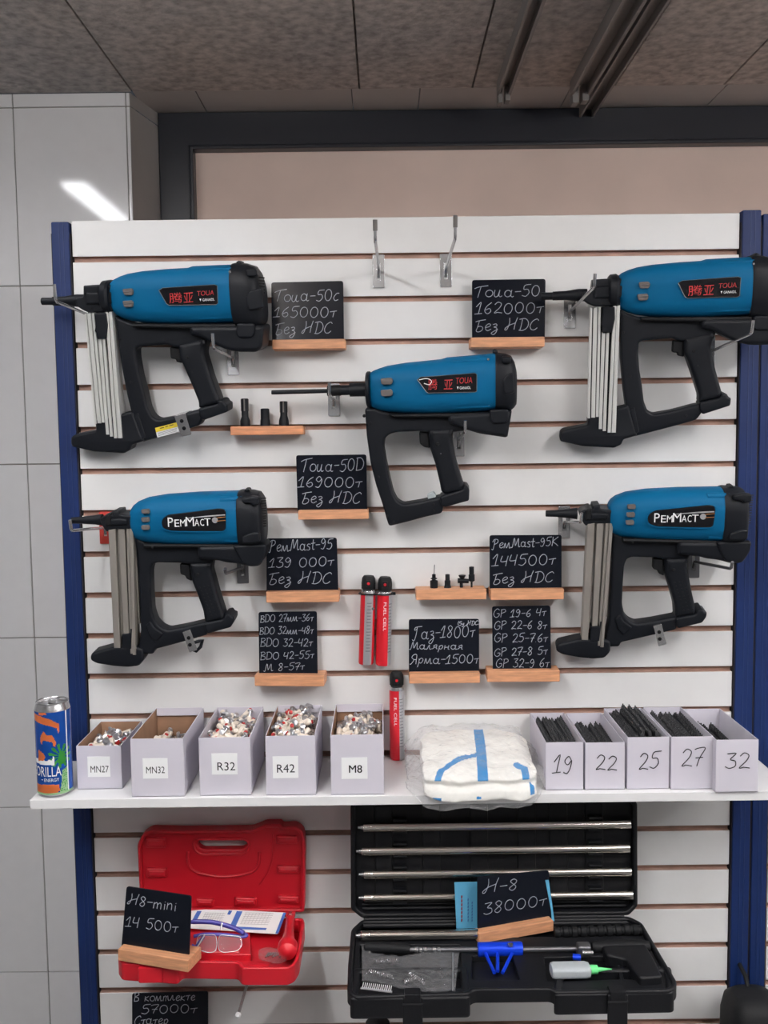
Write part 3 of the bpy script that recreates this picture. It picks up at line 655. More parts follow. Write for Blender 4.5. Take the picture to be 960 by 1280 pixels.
gr = g.plate('grip', [(444,290),(518,284),(514,312),(534,386),(558,462),(552,470),(494,478),(488,440),(470,390),(452,345)], -.019, .019, BLK, .008, .004, res=3)
g.screw(472,324,-.0188,gr,BLK2,.0034)
b = NB()
for i in range(9):
    for j in range(3):
        u, v = 480 + i*4.5 + j*13, 365 + i*11 - j*3; x, z = g.p(u, v, -.019); add_lathe(b, [(.0014,0),(.0012,.0006),(.0001,.0008)], 8, Matrix.Translation((x,-.0189,z)) @ Matrix.Rotation(PI/2,4,'X'))
obj('grip_dots', b, BLK2, gr)
g.plate('grip_base', [(492,478),(552,466),(556,450),(572,446),(578,456),(587,458),(587,472),(576,492),(504,512),(494,500)], -.021, .021, BLK, .004, .003)
g.plate('trigger', [(415,290),(446,292),(454,346),(436,338),(432,328),(417,324)], -.008, .008, BLK2, .003, .003)
mg = NB()
g.plate('', [(190,182),(212,181),(228,556),(208,556)], -.022, .006, b=mg, bev=.0012)
g.plate('', [(213,181),(222,181),(238,520),(228,520)], -.012, .006, b=mg, bev=.001)
g.plate('', [(221,181),(242,180),(256,512),(238,512)], -.0195, .006, b=mg, bev=.0012)
g.plate('', [(247,180),(257,180),(268,574),(260,574)], -.0215, .006, b=mg, bev=.001)
g.plate('', [(257,180),(268,180),(277,578),(267,578)], -.024, .006, b=mg, bev=.001)
g.plate('', [(273,215),(278,215),(290,480),(285,480)], -.010, .0, b=mg, bev=.0006)
obj('magazine', mg, ALUD, g.root)
g.plate('pusher', [(233,512),(258,510),(258,494),(266,494),(264,560),(234,560)], -.022, .004, BLK, .002, .002)
g.plate('magazine_foot', [(132,584),(138,572),(160,566),(208,553),(234,552),(264,548),(300,560),(302,594),(286,614),(250,618),(208,615),(152,606),(134,596)], -.021, .017, BLK, .005, .005)
nb = g.plate('nose_block', [(162,150),(172,140),(192,134),(202,136),(202,124),(224,122),(226,134),(240,136),(268,138),(268,182),(210,181),(186,190),(178,182),(168,166)], -.022, .02, BLK, .003, .002)
g.plate('nose_step', [(196,150),(222,146),(250,150),(250,168),(196,170)], -.026, .0, BLK, .003, .003, parent=nb)
g.plate('depth_wheel', [(178,136),(196,132),(198,172),(180,172)], -.026, .022, BLK2, .003, .004, parent=nb)
b = NB(); tp(b, g, [(74,153,.005),(76,153,.0056),(110,152,.0062),(112,152,.0068),(150,151,.0085),(172,151,.0105)]); obj('nose_rod', b, BLK, g.root)
clip(g, [(425,506),(449,498),(471,562),(446,570)], ((444,524),(448,546)), 0)
b = NB(); q = g.P([(455,540),(478,534),(488,530),(482,552),(468,566),(455,560)], -.015); add_tube(b, [(p[0],-.015,p[1]) for p in q], .003, 8); obj('clip_lug', b, BLK, g.root)
g5 = copy_tree(g.root, None, ('clip_lug',))
g5['label'] = 'blue nail gun reaching over the right blue post, lower right on the panel'
Frame(toward((.5516,-.0748,1.5077), .005), .132, -.0118, -.111).place(g5)

# ------------------------------------------------------------------ price boards on wooden bases
def attach(o, F, root):
    """child o is modelled in frame F; hang it under the unrotated root"""
    F.place(o); o.location = Vector(F.O) - root.location
def sign(label, quad, ledge, lines, Yb=-.028, Yf=-.044, depth=.042, lean=-.06, yaw=0, cat='price sign', r=.0006, end=None):
    """quad = board corners tl,tr,br,bl; ledge = front face corners tl,tr,br,bl; lines = (text, x0,y0, x1,y1, cap height) in photo pixels"""
    cx = sum(p[0] for p in quad)/4; cy = sum(p[1] for p in quad)/4; lx = sum(p[0] for p in ledge)/4; ly = sum(p[1] for p in ledge)/4
    FB_ = Frame(at(lx, ly, Yf), 0, 0, yaw)
    root = tag(empty('price_sign', tuple(FB_.O)), label, cat, 'black price boards with wooden bases')
    L = [FB_.uv(*p) for p in ledge]; x0 = min(L[0][0], L[3][0]); x1 = max(L[1][0], L[2][0]); z1 = (L[0][1]+L[1][1])/2; z0 = (L[2][1]+L[3][1])/2
    b = NB(); add_box(b, (x0,0,z0), (x1,depth,z1), .0015)
    o = obj('wooden_base', b, WOOD, root); attach(o, FB_, root)
    n = FB_.R[:,1]; F = Frame(FB_.O + n*(Yb-Yf) + np.array([0,0,z1]), lean, 0, yaw)
    Q = [F.uv(*p) for p in quad]; h = Q[3][1]
    Q = [Q[0], Q[1], (Q[2][0], min(Q[2][1], 0)-.006), (Q[3][0], min(Q[3][1], 0)-.006)]
    b = NB(); add_plate(b, Q, -.0, .003, .0005, [], .0045); o = obj('board', b, BOARD, root); attach(o, F, root)
    b = NB()
    for t, u0, v0, u1, v1, hp in lines:
        p0 = F.uv(u0, v0, -.0003); p1 = F.uv(u1, v1, -.0003); c = F.uv(u0, v0-hp, -.0003); hand(b, t, p0, p1, abs(c[1]-p0[1]), -.0002, r)
    w = obj('handwriting', b, CHALK, root, 0); attach(w, F, root)
    return root
sign('black price board reading 165000 beside the upper left nail gun', [(339,353),(429,351),(430,424),(340,425)], [(340,424.5),(431,423.5),(432,435.5),(341,436.5)],
     [('Тоиа-50с',343,377,424,376,14.5),('165000т',342,397,421,396,13),('Без НДС',343,418,415,416,14)])
sign('black price board reading 162000 beside the nose of the upper right nail gun', [(590,350),(682,348.5),(681,420.5),(590,422)], [(588.5,422),(681,420.5),(681,433),(589,434.5)],
     [('Тоиа-50',593,372,676,370,14),('162000т',594,392.5,680,391,14),('Без НДС',593,414,673,412,14)])
sign('black price board reading 169000 under the rod of the middle nail gun', [(370,569),(458,568),(459,636),(372,637)], [(372.5,638),(460.5,637),(461,648.5),(373,650)],
     [('Тоиа-50D',376,590,455,588.5,15),('169000т',372,609,453,609,13),('Без НДС',376,629,451,629,14)])
sign('black price board reading 139000 right of the lower left nail gun', [(333,673),(421,672),(423,739),(333,740)], [(332.5,740),(423,739),(424,752),(333,754)],
     [('РемМast-95',336,690,416,686,13),('139 000т',336,710,418,707,12),('Без НДС',335,730,414,729,14)])
sign('black price board reading 144500 left of the lower right nail gun', [(612,669),(702,668.5),(702,735),(612,737)], [(613.5,737.5),(704,736),(705,749),(614,750.5)],
     [('РемМast-95К',615,686,698,682,11),('144500т',615,708,695,706,14),('Без НДС',615,730,692,727,13)])
sign('black board listing five BDO prices under the 139000 board', [(323,765),(396,764),(397,843),(324,845)], [(318,845),(404.5,843.5),(405,857),(318.5,859)],
     [('BDO 27мм-36т',325,778,392,776,9),('BDO 32мм-48т',324,793,392,792,9),('BDO 32-42т',325,808.5,391,808,10),('BDO 42-55т',325,825,393,823,9.5),('М 8-57т',330,839,381,837,9)], yaw=-.07, r=.0005)
sign('black board reading 1800 and 1500 left of the GP price list', [(511,774),(599,773.5),(599,841.5),(511,842.5)], [(511.5,842.5),(600,841),(600,853.5),(512,855)],
     [('(5у НДС)',572,782,599,781,5),('Газ-1800т',516,799,594,796,15),('Малярная',512,812,579,811.5,9),('Ярма-1500т',512,830,599,829,11)])
sign('black board listing five GP prices under the 144500 board', [(615,758),(688,757),(689,838),(616,839)], [(609,839.5),(699,837.5),(700,851.5),(610,853.5)],
     [('GP 19-6 4т',616,772,683,770,10),('GP 22-6 8т',617,787,684,786,10),('GP 25-7.6т',617,803,685,802,10.5),('GP 27-8 5т',617,821,685,818,10),('GP 32-9 6т',619,834.5,687,834,11)], yaw=-.03, r=.0005)
sign('tilted black board reading 14500 resting on the front edge of the red case', [(158,1108),(239,1120),(236,1198),(151,1187)], [(147,1187.5),(235,1200),(233,1215.5),(148,1201)],
     [('Н8-mini',159,1130,221,1139,13),('14 500т',157,1158,223,1166,13)], Yb=-.205, Yf=-.222, depth=.045, lean=-.10, yaw=-.30, r=.00055)
sign('tilted black board reading 38000 standing in the open black case', [(597,1096),(686,1088),(690,1154),(597,1165)], [(598.5,1165.5),(690,1153),(692,1167.5),(601,1177)],
     [('Н-8',603,1117,648,1112,15),('38000т',604,1143,684,1131,14)], Yb=-.118, Yf=-.135, depth=.020, lean=-.14, yaw=.30, r=.00055)
sign('black board reading 57000 below the red case, cut by the bottom edge', [(165,1242),(260,1239.5),(260,1312),(165,1314)], [(160,1314),(266,1312),(266,1326),(160,1328)],
     [('В комплекте',167,1252,244,1250,10),('57000т',176,1267,247,1266,11),('Статер',167,1281,211,1280,11)])

# ------------------------------------------------------------------ wooden ledges with nose adapters
def ledge(label, q, m=WOOD):
    F = Frame(at(sum(p[0] for p in q)/4, sum(p[1] for p in q)/4, -.042)); L = [F.uv(*p) for p in q]
    b = NB(); add_box(b, (min(L[0][0],L[3][0]),0,(L[2][1]+L[3][1])/2), (max(L[1][0],L[2][0]),.041,(L[0][1]+L[1][1])/2), .0015)
    o = tag(obj('wooden_ledge', b, m), label, 'small shelf', 'small wooden ledges on the panel'); o.location = F.O
    return F.O[2] + (L[0][1]+L[1][1])/2
WOOD2 = pbr('reddish_wood', (206,140,100), .5, var=.12, vscale=12, stretch=(2,20,20), bump=.05)
zt = ledge('small wooden ledge holding three black nose tips under the upper left gun', [(288,533),(379,532),(379,543),(288,544)], WOOD2)
def adapter(name, px, ztop, prof, label, n=20, slots=0, extra=None, y=-.022):
    x = at(px, 530, y)[0] if ztop > 1.6 else at(px, 740, y)[0]
    r = tag(empty(name, (x, y, ztop)), label, 'nozzle', 'black nozzle tips on the small ledges')
    b = NB(); add_lathe(b, prof, n); obj('tip_body', b, BLK, r)
    if slots:
        b = NB()
        for k in range(slots):
            a = 2*PI*k/slots - PI/2; rr = prof[-2][0]; M = Matrix.Rotation(a, 4, 'Z'); t = bmesh.new(); add_box(t, (rr-.0012,-.0011,prof[-1][1]*.55), (rr+.0006,.0011,prof[-1][1]*.98)); merge(b, t, M)
        obj('slot', b, DKGREY, r)
    if extra: extra(r)
    return r
mm = .00142
adapter('nose_adapter', 306.5, zt, [(.0085,0),(.0090,.002),(.0088,.010),(.0062,.017),(.0062,.030),(.0064,.048),(.0056,.049)], 'tallest of the three black tips on the ledge under the upper left gun', slots=4)
adapter('nose_adapter', 331.5, zt, [(.0086,0),(.0088,.002),(.0084,.011),(.0078,.012),(.0078,.030),(.0060,.0312),(.0060,.024)], 'short wide black tip in the middle of its ledge', slots=3)
adapter('nose_adapter', 355, zt, [(.0088,0),(.0092,.002),(.0088,.010),(.0064,.018),(.0064,.043),(.0056,.0435)], 'black tip at the right end of the ledge under the upper left gun', slots=4)
zt = ledge('small wooden ledge holding small black fittings beside the 144500 board', [(520,737.5),(607,736),(608,749),(520.5,750.5)])
def needle(r):
    b = NB(); add_tube(b, [(0,0,.022),(.0015,0,.042)], .0007, 8); obj('needle', b, STEELD, r)
adapter('nose_adapter', 542.5, zt, [(.0068,0),(.0070,.001),(.0070,.013),(.0034,.0145),(.0034,.0155),(.0060,.0165),(.0058,.0175),(.0034,.0185),(.0034,.0245),(.0020,.025)], 'black fitting with a thin upright needle on its small ledge', extra=needle)
adapter('nose_adapter', 559.5, zt, [(.0066,0),(.0062,.002),(.0052,.005),(.0052,.013),(.0042,.0135),(.0040,.024),(.0030,.0245)], 'plain small black fitting second from the left on its ledge')
r = tag(empty('branched_fitting', tuple(list(at(583,737,-.022)[:2])+[zt])), 'black branched fitting with two upright ends on its small ledge', 'nozzle')
b = NB(); add_lathe(b, [(.0028,0),(.0030,.002),(.0030,.010)], 12, Matrix.Translation((-.009,0,0))); add_tube(b, [(-.0155,0,.0125),(-.013,0,.0125),(.004,0,.0115)], [.0046,.0046,.0040], 14); obj('cross_pipe', b, BLK, r)
b = NB(); add_lathe(b, [(.0030,.014),(.0032,.016),(.0062,.0205),(.0066,.0225),(.0001,.0225)], 16, Matrix.Translation((-.0075,0,0))); obj('funnel_cap', b, BLK, r)
b = NB(); add_lathe(b, [(.0018,0),(.0018,.010),(.0056,.012),(.0056,.022),(.0060,.0225),(.0044,.024),(.0046,.037),(.0036,.0375)], 14, Matrix.Translation((.0095,0,0))); obj('upright_tube', b, BLK, r)

# ------------------------------------------------------------------ fuel cells
def inpoly(x, y, P):
    c = False; n = len(P)
    for i in range(n):
        x1, y1 = P[i]; x2, y2 = P[i-1]
        if (y1 > y) != (y2 > y) and x < (x2-x1)*(y-y1)/(y2-y1)+x1: c = not c
    return c
def wrap_text(b, s, R, fn, thick=.0002, mi=0, bold=0):
    """bend lettering round a cylinder: fn maps unit text coordinates (0..1, 0..1) to (arc length, height)"""
    n = text_bm(s, 0); mn = [min(v.co[i] for v in n.verts) for i in range(2)]; mx = [max(v.co[i] for v in n.verts) for i in range(2)]
    for v in n.verts:
        a, z = fn((v.co.x-mn[0])/(mx[0]-mn[0]), (v.co.y-mn[1])/(mx[1]-mn[1])); a /= R; v.co = Vector((R*math.sin(a), -R*math.cos(a), z))
    for f in n.faces: f.material_index = mi
    return merge(b, n)
def fuel_cell(loc, yaw, tilt, label, bands, text_s, lines_s, R=.0136):
    r = tag(empty('fuel_cell', loc, (0, tilt, yaw)), label, 'fuel cell', 'red gas fuel cells')
    b = NB(); H = .139; N = 64
    add_lathe(b, [(.0001,.001),(R-.004,.0),(R-.001,.0008),(R,.003),(R,H-.010),(R-.0004,H-.009),(R-.0004,H-.007),(R-.0012,H-.004),(R-.004,H-.002),(R-.0065,H)], N)
    for f in b.faces:
        c = f.calc_center_median()
        a = math.atan2(c.x, -c.y)*R
        f.material_index = 2 if c.z > H-.0095 else 1
        if c.z <= H-.0095:
            for s0, s1, mi in bands:
                if s0 <= a < s1: f.material_index = mi
    obj('gas_can', b, [REDP, SILVER, STEEL], r)
    b = NB(); add_lathe(b, [(R-.0045,H-.003),(R-.001,H-.001),(R-.0008,H+.010),(R-.0016,H+.018),(R-.0045,H+.0225),(.0001,H+.0225)], 28)
    add_box(b, (-.0045,-.0135,H+.004), (.0045,-.006,H+.016), .001); c = obj('valve_cap', b, BLK2, r)
    b = NB(); add_lathe(b, [(.0026,0),(.0026,.0012),(.0001,.0014)], 12, Matrix.Translation((0,-.0134,H+.010)) @ Matrix.Rotation(PI/2,4,'X')); obj('red_dot', b, REDP, c)
    b = NB(); h = .0052
    wrap_text(b, 'FUEL CELL', R+.0003, lambda u, v: (text_s - h/2 + v*h, H-.022 - u*.052)); obj('white_lettering', b, DECAL_W, r, 0)
    b = NB()
    for k in range(16):
        z = H-.026-k*.0058; w = .0035 if k % 3 else .0045
        t = bmesh.new(); vs = []
        for j in range(4):
            a = (lines_s - w + 2*w*j/3)/(R+.0002); vs.append([t.verts.new(((R+.0002)*math.sin(a), -(R+.0002)*math.cos(a), z+d)) for d in (0,.0011)])
        for p, q in zip(vs, vs[1:]): t.faces.new((p[0],q[0],q[1],p[1]))
        merge(b, t)
    obj('small_print', b, STEELD, r, 0)
    return r
pL = at(458,832,-.0165); pR = at(476.5,832,-.0165)
fuel_cell((pL[0]-.0008,-.0165,pL[2]+.003), 0, .045, 'left of the two red fuel cells strapped together on the panel', [(-.05,-.0055,0),(-.0055,.011,1),(.011,.05,0)], -.021, .003)
fuel_cell((pR[0]+.0035,-.0165,pR[2]+.001), 0, .035, 'right of the two red fuel cells strapped together on the panel', [(-.05,.0085,0),(.0085,.05,1)], .001, .0115)
fuel_cell((.0192,-.0155,SZ), 0, -.0, 'single red fuel cell standing on the shelf beside the M8 box', [(-.05,.0035,0),(.0035,.05,1)], -.003, .0085)
b = NB(); z = at(468,742,-.0165)[2]; R = .0151; x0, x1 = pL[0]+.0035, pR[0]+.0075
pts = [(x0+R*math.cos(a), -.0165+R*math.sin(a), z+.001) for a in np.linspace(PI/2, 1.5*PI, 12)] + [(x1+R*math.cos(a), -.0165+R*math.sin(a), z) for a in np.linspace(-PI/2, PI/2, 12)]
add_tube(b, pts+pts[:1], .0012, 8); add_box(b, (x1+R-.002,-.021,z-.0025), (x1+R+.005,-.015,z+.0025), .0008); tag(obj('cable_tie', b, BLK2), 'black cable tie around the two hanging fuel cells', 'cable tie')
hook(466, 8, 'hook hidden behind the two strapped fuel cells', .028, .0, 0, long_plate=.05)

# ------------------------------------------------------------------ energy drink can
r = tag(empty('drink_can', (-.5555,-.1625,SZ), (0,0,math.atan2(.5555,1.5665))), 'blue and orange energy drink can at the left end of the shelf', 'can')
R, H = .0287, .150; N = 150; NV = 125
b = NB(); rings = []
band = [(-.045,.131),(-.027,.127),(-.005,.122),(.006,.117),(.0075,.108),(.010,.112),(.009,.124),(-.004,.133),(-.02,.138),(-.04,.141)]
smear = [[(-.022,.105),(-.016,.113),(-.011,.107),(-.002,.106),(.001,.100),(.004,.093),(.002,.087),(-.001,.088),(-.002,.095),(-.012,.097),(-.018,.098),(-.02,.090),(-.023,.096)],[(-.028,.082),(-.018,.076),(-.014,.070),(-.018,.064),(-.03,.062)],[(-.025,.147),(-.012,.149),(-.010,.141),(-.024,.139)]]
white = [(-.04,.066),(-.02,.065),(-.012,.063),(-.008,.066),(-.004,.064),(-.001,.073),(.0005,.062),(.0,.056),(-.04,.058)]
green = []
for k in range(11):
    a = 2*PI*k/11; green.append([(.0105,.070),(.0105+.019*math.cos(a-.12),.070+.019*math.sin(a-.12)),(.0105+.021*math.cos(a),.070+.021*math.sin(a)),(.0105+.019*math.cos(a+.16),.070+.019*math.sin(a+.16))])
green.append([(.004,.06),(.010,.079),(.017,.076),(.02,.06),(.012,.055)])
pal = [(.005,.004),(.010,.022),(.012,.045),(.0215,.050),(.0225,.006)]
orb = [(-.04,.008),(-.04,.022),(-.008,.024),(.006,.022),(.007,.012),(-.004,.006)]
rnd = random.Random(3)
for j in range(NV+1):
    z = .006 + (H-.012)*j/NV
    rings.append([b.verts.new((R*math.sin(2*PI*i/N), -R*math.cos(2*PI*i/N), z)) for i in range(N)])
for j in range(NV):
    for i in range(N):
        f = b.faces.new((rings[j][i], rings[j][(i+1)%N], rings[j+1][(i+1)%N], rings[j+1][i]))
        a = ((i+.5)/N*2*PI + PI) % (2*PI) - PI; s = a*R; z = .006+(H-.012)*(j+.5)/NV; mi = 0
        if inpoly(s, z, pal): mi = 3 if rnd.random() < .7 else 2
        if inpoly(s, z, orb): mi = 1
        if any(inpoly(s, z, q) for q in green): mi = 2
        if inpoly(s, z, white): mi = 4
        if inpoly(s, z, band) or any(inpoly(s, z, q) for q in smear): mi = 1
        if .0215 < s < .0235: mi = 4
        if z < .009: mi = 3
        f.material_index = mi
obj('can_body', b, [CANBLUE, CANORG, CANGRN, CANPAL, DECAL_W], r, 40)
b = NB(); add_lathe(b, [(.0001,.004),(.017,.002),(.021,.0),(.0235,.001),(.0265,.004),(R,.0062)], 60)
add_lathe(b, [(R,H-.0062),(R-.0010,H-.002),(R-.0028,H+.003),(R-.0034,H+.0055),(R-.0024,H+.0068),(R-.0034,H+.0075),(R-.0048,H+.0065),(R-.0052,H+.003),(.0001,H+.003)], 60)
obj('metal_ends', b, STEEL, r, 50)
b = NB(); add_plate(b, [(math.cos(a)*.0075, .004+math.sin(a)*.011) for a in np.linspace(0, 2*PI, 20)[:-1]], H+.0050, H+.0062, .0004, holes=[[(math.cos(a)*.0035, .008+math.sin(a)*.004) for a in np.linspace(0, 2*PI, 14)[:-1]]], axis='z'); obj('pull_tab', b, STEEL, r)
b = NB(); add_plate(b, [(math.cos(a)*.0095, -.011+math.sin(a)*.0075) for a in np.linspace(0, 2*PI, 20)[:-1]], H+.0028, H+.0034, .0001, axis='z'); obj('drink_opening', b, DECAL_BLK, r)
b = NB(); wrap_text(b, 'GORILLA', R+.0004, lambda u, v: (-.046+u*.0565, .037+v*.0165)); wrap_text(b, 'ENERGY', R+.0004, lambda u, v: (-.018+u*.0245, .0285+v*.0055)); wrap_text(b, '-', R+.0004, lambda u, v: (-.0235+u*.003, .031+v*.001)); obj('white_lettering', b, DECAL_W, r, 0)

# ------------------------------------------------------------------ boxes on the shelf
BOXES = {}
def box(key, pl, pr, hgt, label, inner=KRAFT, back=-.008, flap=0, lab=None, text=None, mark=None, kink=0, side_dark=False):
    a = atz(*pl, SZ); c = atz(*pr, SZ); w = c[0]-a[0]; y0 = (a[1]+c[1])/2; L = back-y0; t = .0014
    r = tag(empty('card_box', (a[0], y0, SZ)), label, 'box', 'open card boxes on the shelf')
    b = NB(); add_box(b, (0,0,0), (w,L,t))
    for lo, hi in (((0,0,0),(w,t,hgt)), ((0,t,0),(t,L,hgt)), ((w-t,t,0),(w,L,hgt)), ((t,L-t,0),(w-t,L,hgt-(.012 if flap else 0)))): add_box(b, lo, hi, .0004, 0, 1)
    for f in b.faces:
        m = f.calc_center_median(); n = f.normal
        d = Vector((w/2, L/2, hgt*.6)) - m; d.z = 0
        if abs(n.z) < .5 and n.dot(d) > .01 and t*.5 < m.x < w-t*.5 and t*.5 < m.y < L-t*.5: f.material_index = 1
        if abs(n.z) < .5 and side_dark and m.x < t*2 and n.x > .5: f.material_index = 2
    obj('tray', b, [PAPERW, inner, KRAFT], r, 20)
    if flap:
        b = NB(); t2 = bmesh.new(); add_box(t2, (t*1.5,-t/2,-flap), (w-t*1.5,t/2,.001), .0003, 0, 1); merge(b, t2, Matrix.Translation((0, L-.004, hgt)) @ Matrix.Rotation(-.12, 4, 'X'))
        obj('folded_flap', b, PAPERW, r, 20)
    def q(px, py): p = at(px, py, y0-.0005); return p[0]-a[0], p[2]-SZ
    if lab:
        b = NB(); x0, z1 = q(lab[0], lab[1]); x1, z0 = q(lab[2], lab[3]); add_plate(b, [(x0,z0),(x1,z0),(x1,z1),(x0,z1)], -.0004, .0002, .0001); lo = obj('label', b, LABELW, r)
        s, u0, v0, u1, v1, bold = text; x0, z1 = q(u0, v0); x1, z0 = q(u1, v1); b = NB(); add_text(b, s, x0, x1, z0, z1, -.0004, .0002)
        if bold: add_text(b, s, x0+.0004, x1+.0004, z0, z1, -.0004, .0002)
        obj('printed_code', b, INK, lo, 0)
    if mark:
        s, u0, v0, u1, v1 = mark; x0, z1 = q(u0, v0); x1, z0 = q(u1, v1); b = NB(); hand(b, s, (x0,z0), (x1,z0), z1-z0, -.0004, .0008, .1); obj('marker_number', b, INK, r, 0)
    BOXES[key] = (a[0], y0, w, L, hgt); return r
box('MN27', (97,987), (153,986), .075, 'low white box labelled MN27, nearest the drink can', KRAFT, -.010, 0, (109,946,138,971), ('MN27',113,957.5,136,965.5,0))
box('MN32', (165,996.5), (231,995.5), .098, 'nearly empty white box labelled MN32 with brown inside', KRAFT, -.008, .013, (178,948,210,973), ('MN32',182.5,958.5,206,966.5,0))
box('R32', (250,995), (314,994), .098, 'white box labelled R32 heaped with white collared pins', PAPERW, -.008, 0, (264,942,297,968), ('R32',271.5,953,294,963,0))
box('R42', (333,994.5), (395,993.5), .100, 'white box labelled R42 heaped with pins, left of the M8 box', PAPERW, -.008, .012, (340.5,945.5,373,972.5), ('R42',346,955.5,368.5,965.5,0), side_dark=True)
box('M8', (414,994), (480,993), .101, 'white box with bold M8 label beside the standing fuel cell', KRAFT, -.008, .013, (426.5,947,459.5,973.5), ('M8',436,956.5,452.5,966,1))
box('19', (682,988), (729,987.5), .081, 'white box marked 19 by hand, leftmost of the black strip boxes', PAPERW, -.010, 0, mark=('19',691,945,716,967))
box('22', (731.5,987.5), (781,987), .080, 'white box marked 22 by hand, half full of black strips', PAPERW, -.010, 0, mark=('22',743,945,772,963))
box('25', (784,987), (836,986), .088, 'white box marked 25 by hand, overfull with black strips', PAPERW, -.010, 0, mark=('25',797,940,825,961))
box('27', (838.5,987), (891,986.5), .089, 'white box marked 27 by hand, between boxes 25 and 32', PAPERW, -.010, 0, mark=('27',850,936.5,880,958))
box('32', (894.5,991), (947,990), .088, 'white box marked 32 by hand, rightmost and almost empty', PAPERW, -.020, 0, mark=('32',906,941,938,960))

# pins: a steel nail with plastic collar, washer and coloured tip
PINSTEEL = pbr('pin_steel', (186,186,190), .3, .8)
def make_pin(v):
    r = empty('fastener_pin')
    b = NB()
    if v == 0: add_lathe(b, [(.0016,.0),(.0017,.016),(.0040,.0165),(.0042,.0180),(.0030,.0190),(.0001,.0192)], 12); obj('nail', b, PINSTEEL, r); b = NB(); add_lathe(b, [(.0028,-.010),(.0037,-.009),(.0037,.008),(.0028,.009)], 12); obj('collar', b, PINW, r)
    elif v == 1: add_lathe(b, [(.0014,.0),(.0015,.014),(.0040,.0145),(.0040,.0165),(.0001,.017)], 12); obj('nail', b, PINSTEEL, r); b = NB(); add_lathe(b, [(.0030,-.012),(.0042,-.011),(.0042,.006),(.0034,.008)], 12); obj('collar', b, PINW, r); b = NB(); add_lathe(b, [(.0020,-.0145),(.0028,-.0140),(.0030,-.0118),(.0001,-.0116)], 10); obj('tip', b, PINR, r)
    else: add_lathe(b, [(.0012,-.014),(.0014,.010),(.0054,.0105),(.0060,.0125),(.0048,.0150),(.0001,.0160)], 14); obj('nail', b, PINSTEEL, r); b = NB(); add_lathe(b, [(.0022,-.010),(.0028,-.009),(.0028,.000),(.0022,.001)], 10); obj('collar', b, PINR if v == 3 else PINW, r)
    return r
PROTO = [make_pin(v) for v in range(4)]; FIRST = [True]*4
rnd = random.Random(11)
def heap(key, n, lvl, mound, label, group, ys=(.0, 1.0), seed=1, brk=(.45,.3,.2,.05)):
    x0, y0, w, L, h = BOXES[key]; m = .011
    b = NB(); nx, ny = 14, 24; V = []
    def zf(u, v): return h + lvl + mound*(1-(2*u-1)**4)*math.sin(PI*min(1, max(0, .12+.8*v)))
    for i in range(nx+1):
        V.append([])
        for j in range(ny+1):
            u, v = i/nx, ys[0]+(ys[1]-ys[0])*j/ny
            V[-1].append(b.verts.new((x0+.003+u*(w-.006), y0+.003+v*(L-.006), SZ + zf(u, v) - .006 + rnd.uniform(-.003,.003))))
    for i in range(nx):
        for j in range(ny): b.faces.new((V[i][j], V[i+1][j], V[i+1][j+1], V[i][j+1]))
    r0 = bmesh.ops.extrude_face_region(b, geom=b.faces[:]); 
    for e in r0['geom']:
        if isinstance(e, bmesh.types.BMVert): e.co.z = SZ+.002
    bmesh.ops.recalc_face_normals(b, faces=b.faces)
    tag(obj('pin_pile', b, pbr('mixed_pins_below', (128,118,112), .5, .3, var=.6, vscale=260), None, 0), 'deeper pins filling the box ' + key, 'pins', kind='stuff')
    for k in range(n):
        t = rnd.random(); vi = 0 if t < brk[0] else 1 if t < brk[0]+brk[1] else 2 if t < brk[0]+brk[1]+brk[2] else 3
        if FIRST[vi]: o = PROTO[vi]; FIRST[vi] = False
        else: o = copy_tree(PROTO[vi])
        tag(o, label, 'pin', group)
        for _ in range(60):
            P = Vector((x0+rnd.uniform(.008,w-.008), y0+.008+(ys[0]+(ys[1]-ys[0])*rnd.random())*(L-.016), 0)); d = Vector((rnd.uniform(-1,1), rnd.uniform(-1,1), rnd.uniform(-.5,.5))).normalized()
            if all(x0+.0065 < e.x < x0+w-.0065 and y0+.0065 < e.y < y0+L-.0065 for e in (P+d*.024, P-d*.018)): break
        o.location = (P.x, P.y, SZ+zf((P.x-x0)/w, (P.y-y0)/L)+rnd.uniform(.001,.007))
        o.rotation_euler = d.to_track_quat('Z', 'Y').to_euler(); o.scale = (1.2,)*3
heap('MN27', 44, -.023, .004, 'steel pin in the heap in the box labelled MN27', 'pins in the MN27 box', brk=(.3,.2,.45,.05))
heap('MN32', 8, -.044, .0, 'one of the few pins lying deep in the box labelled MN32', 'pins in the MN32 box', (.5,.98), brk=(.4,.2,.4,0))
heap('R32', 66, -.020, .004, 'white collared pin in the heap in the box labelled R32', 'pins in the R32 box', brk=(.38,.40,.18,.04))
heap('R42', 68, -.018, .008, 'pin with steel washer in the heap in the box labelled R42', 'pins in the R42 box', brk=(.22,.38,.36,.04))
heap('M8', 62, -.024, .006, 'pin in the heap in the box with the bold M8 label', 'pins in the M8 box', brk=(.3,.25,.42,.03))

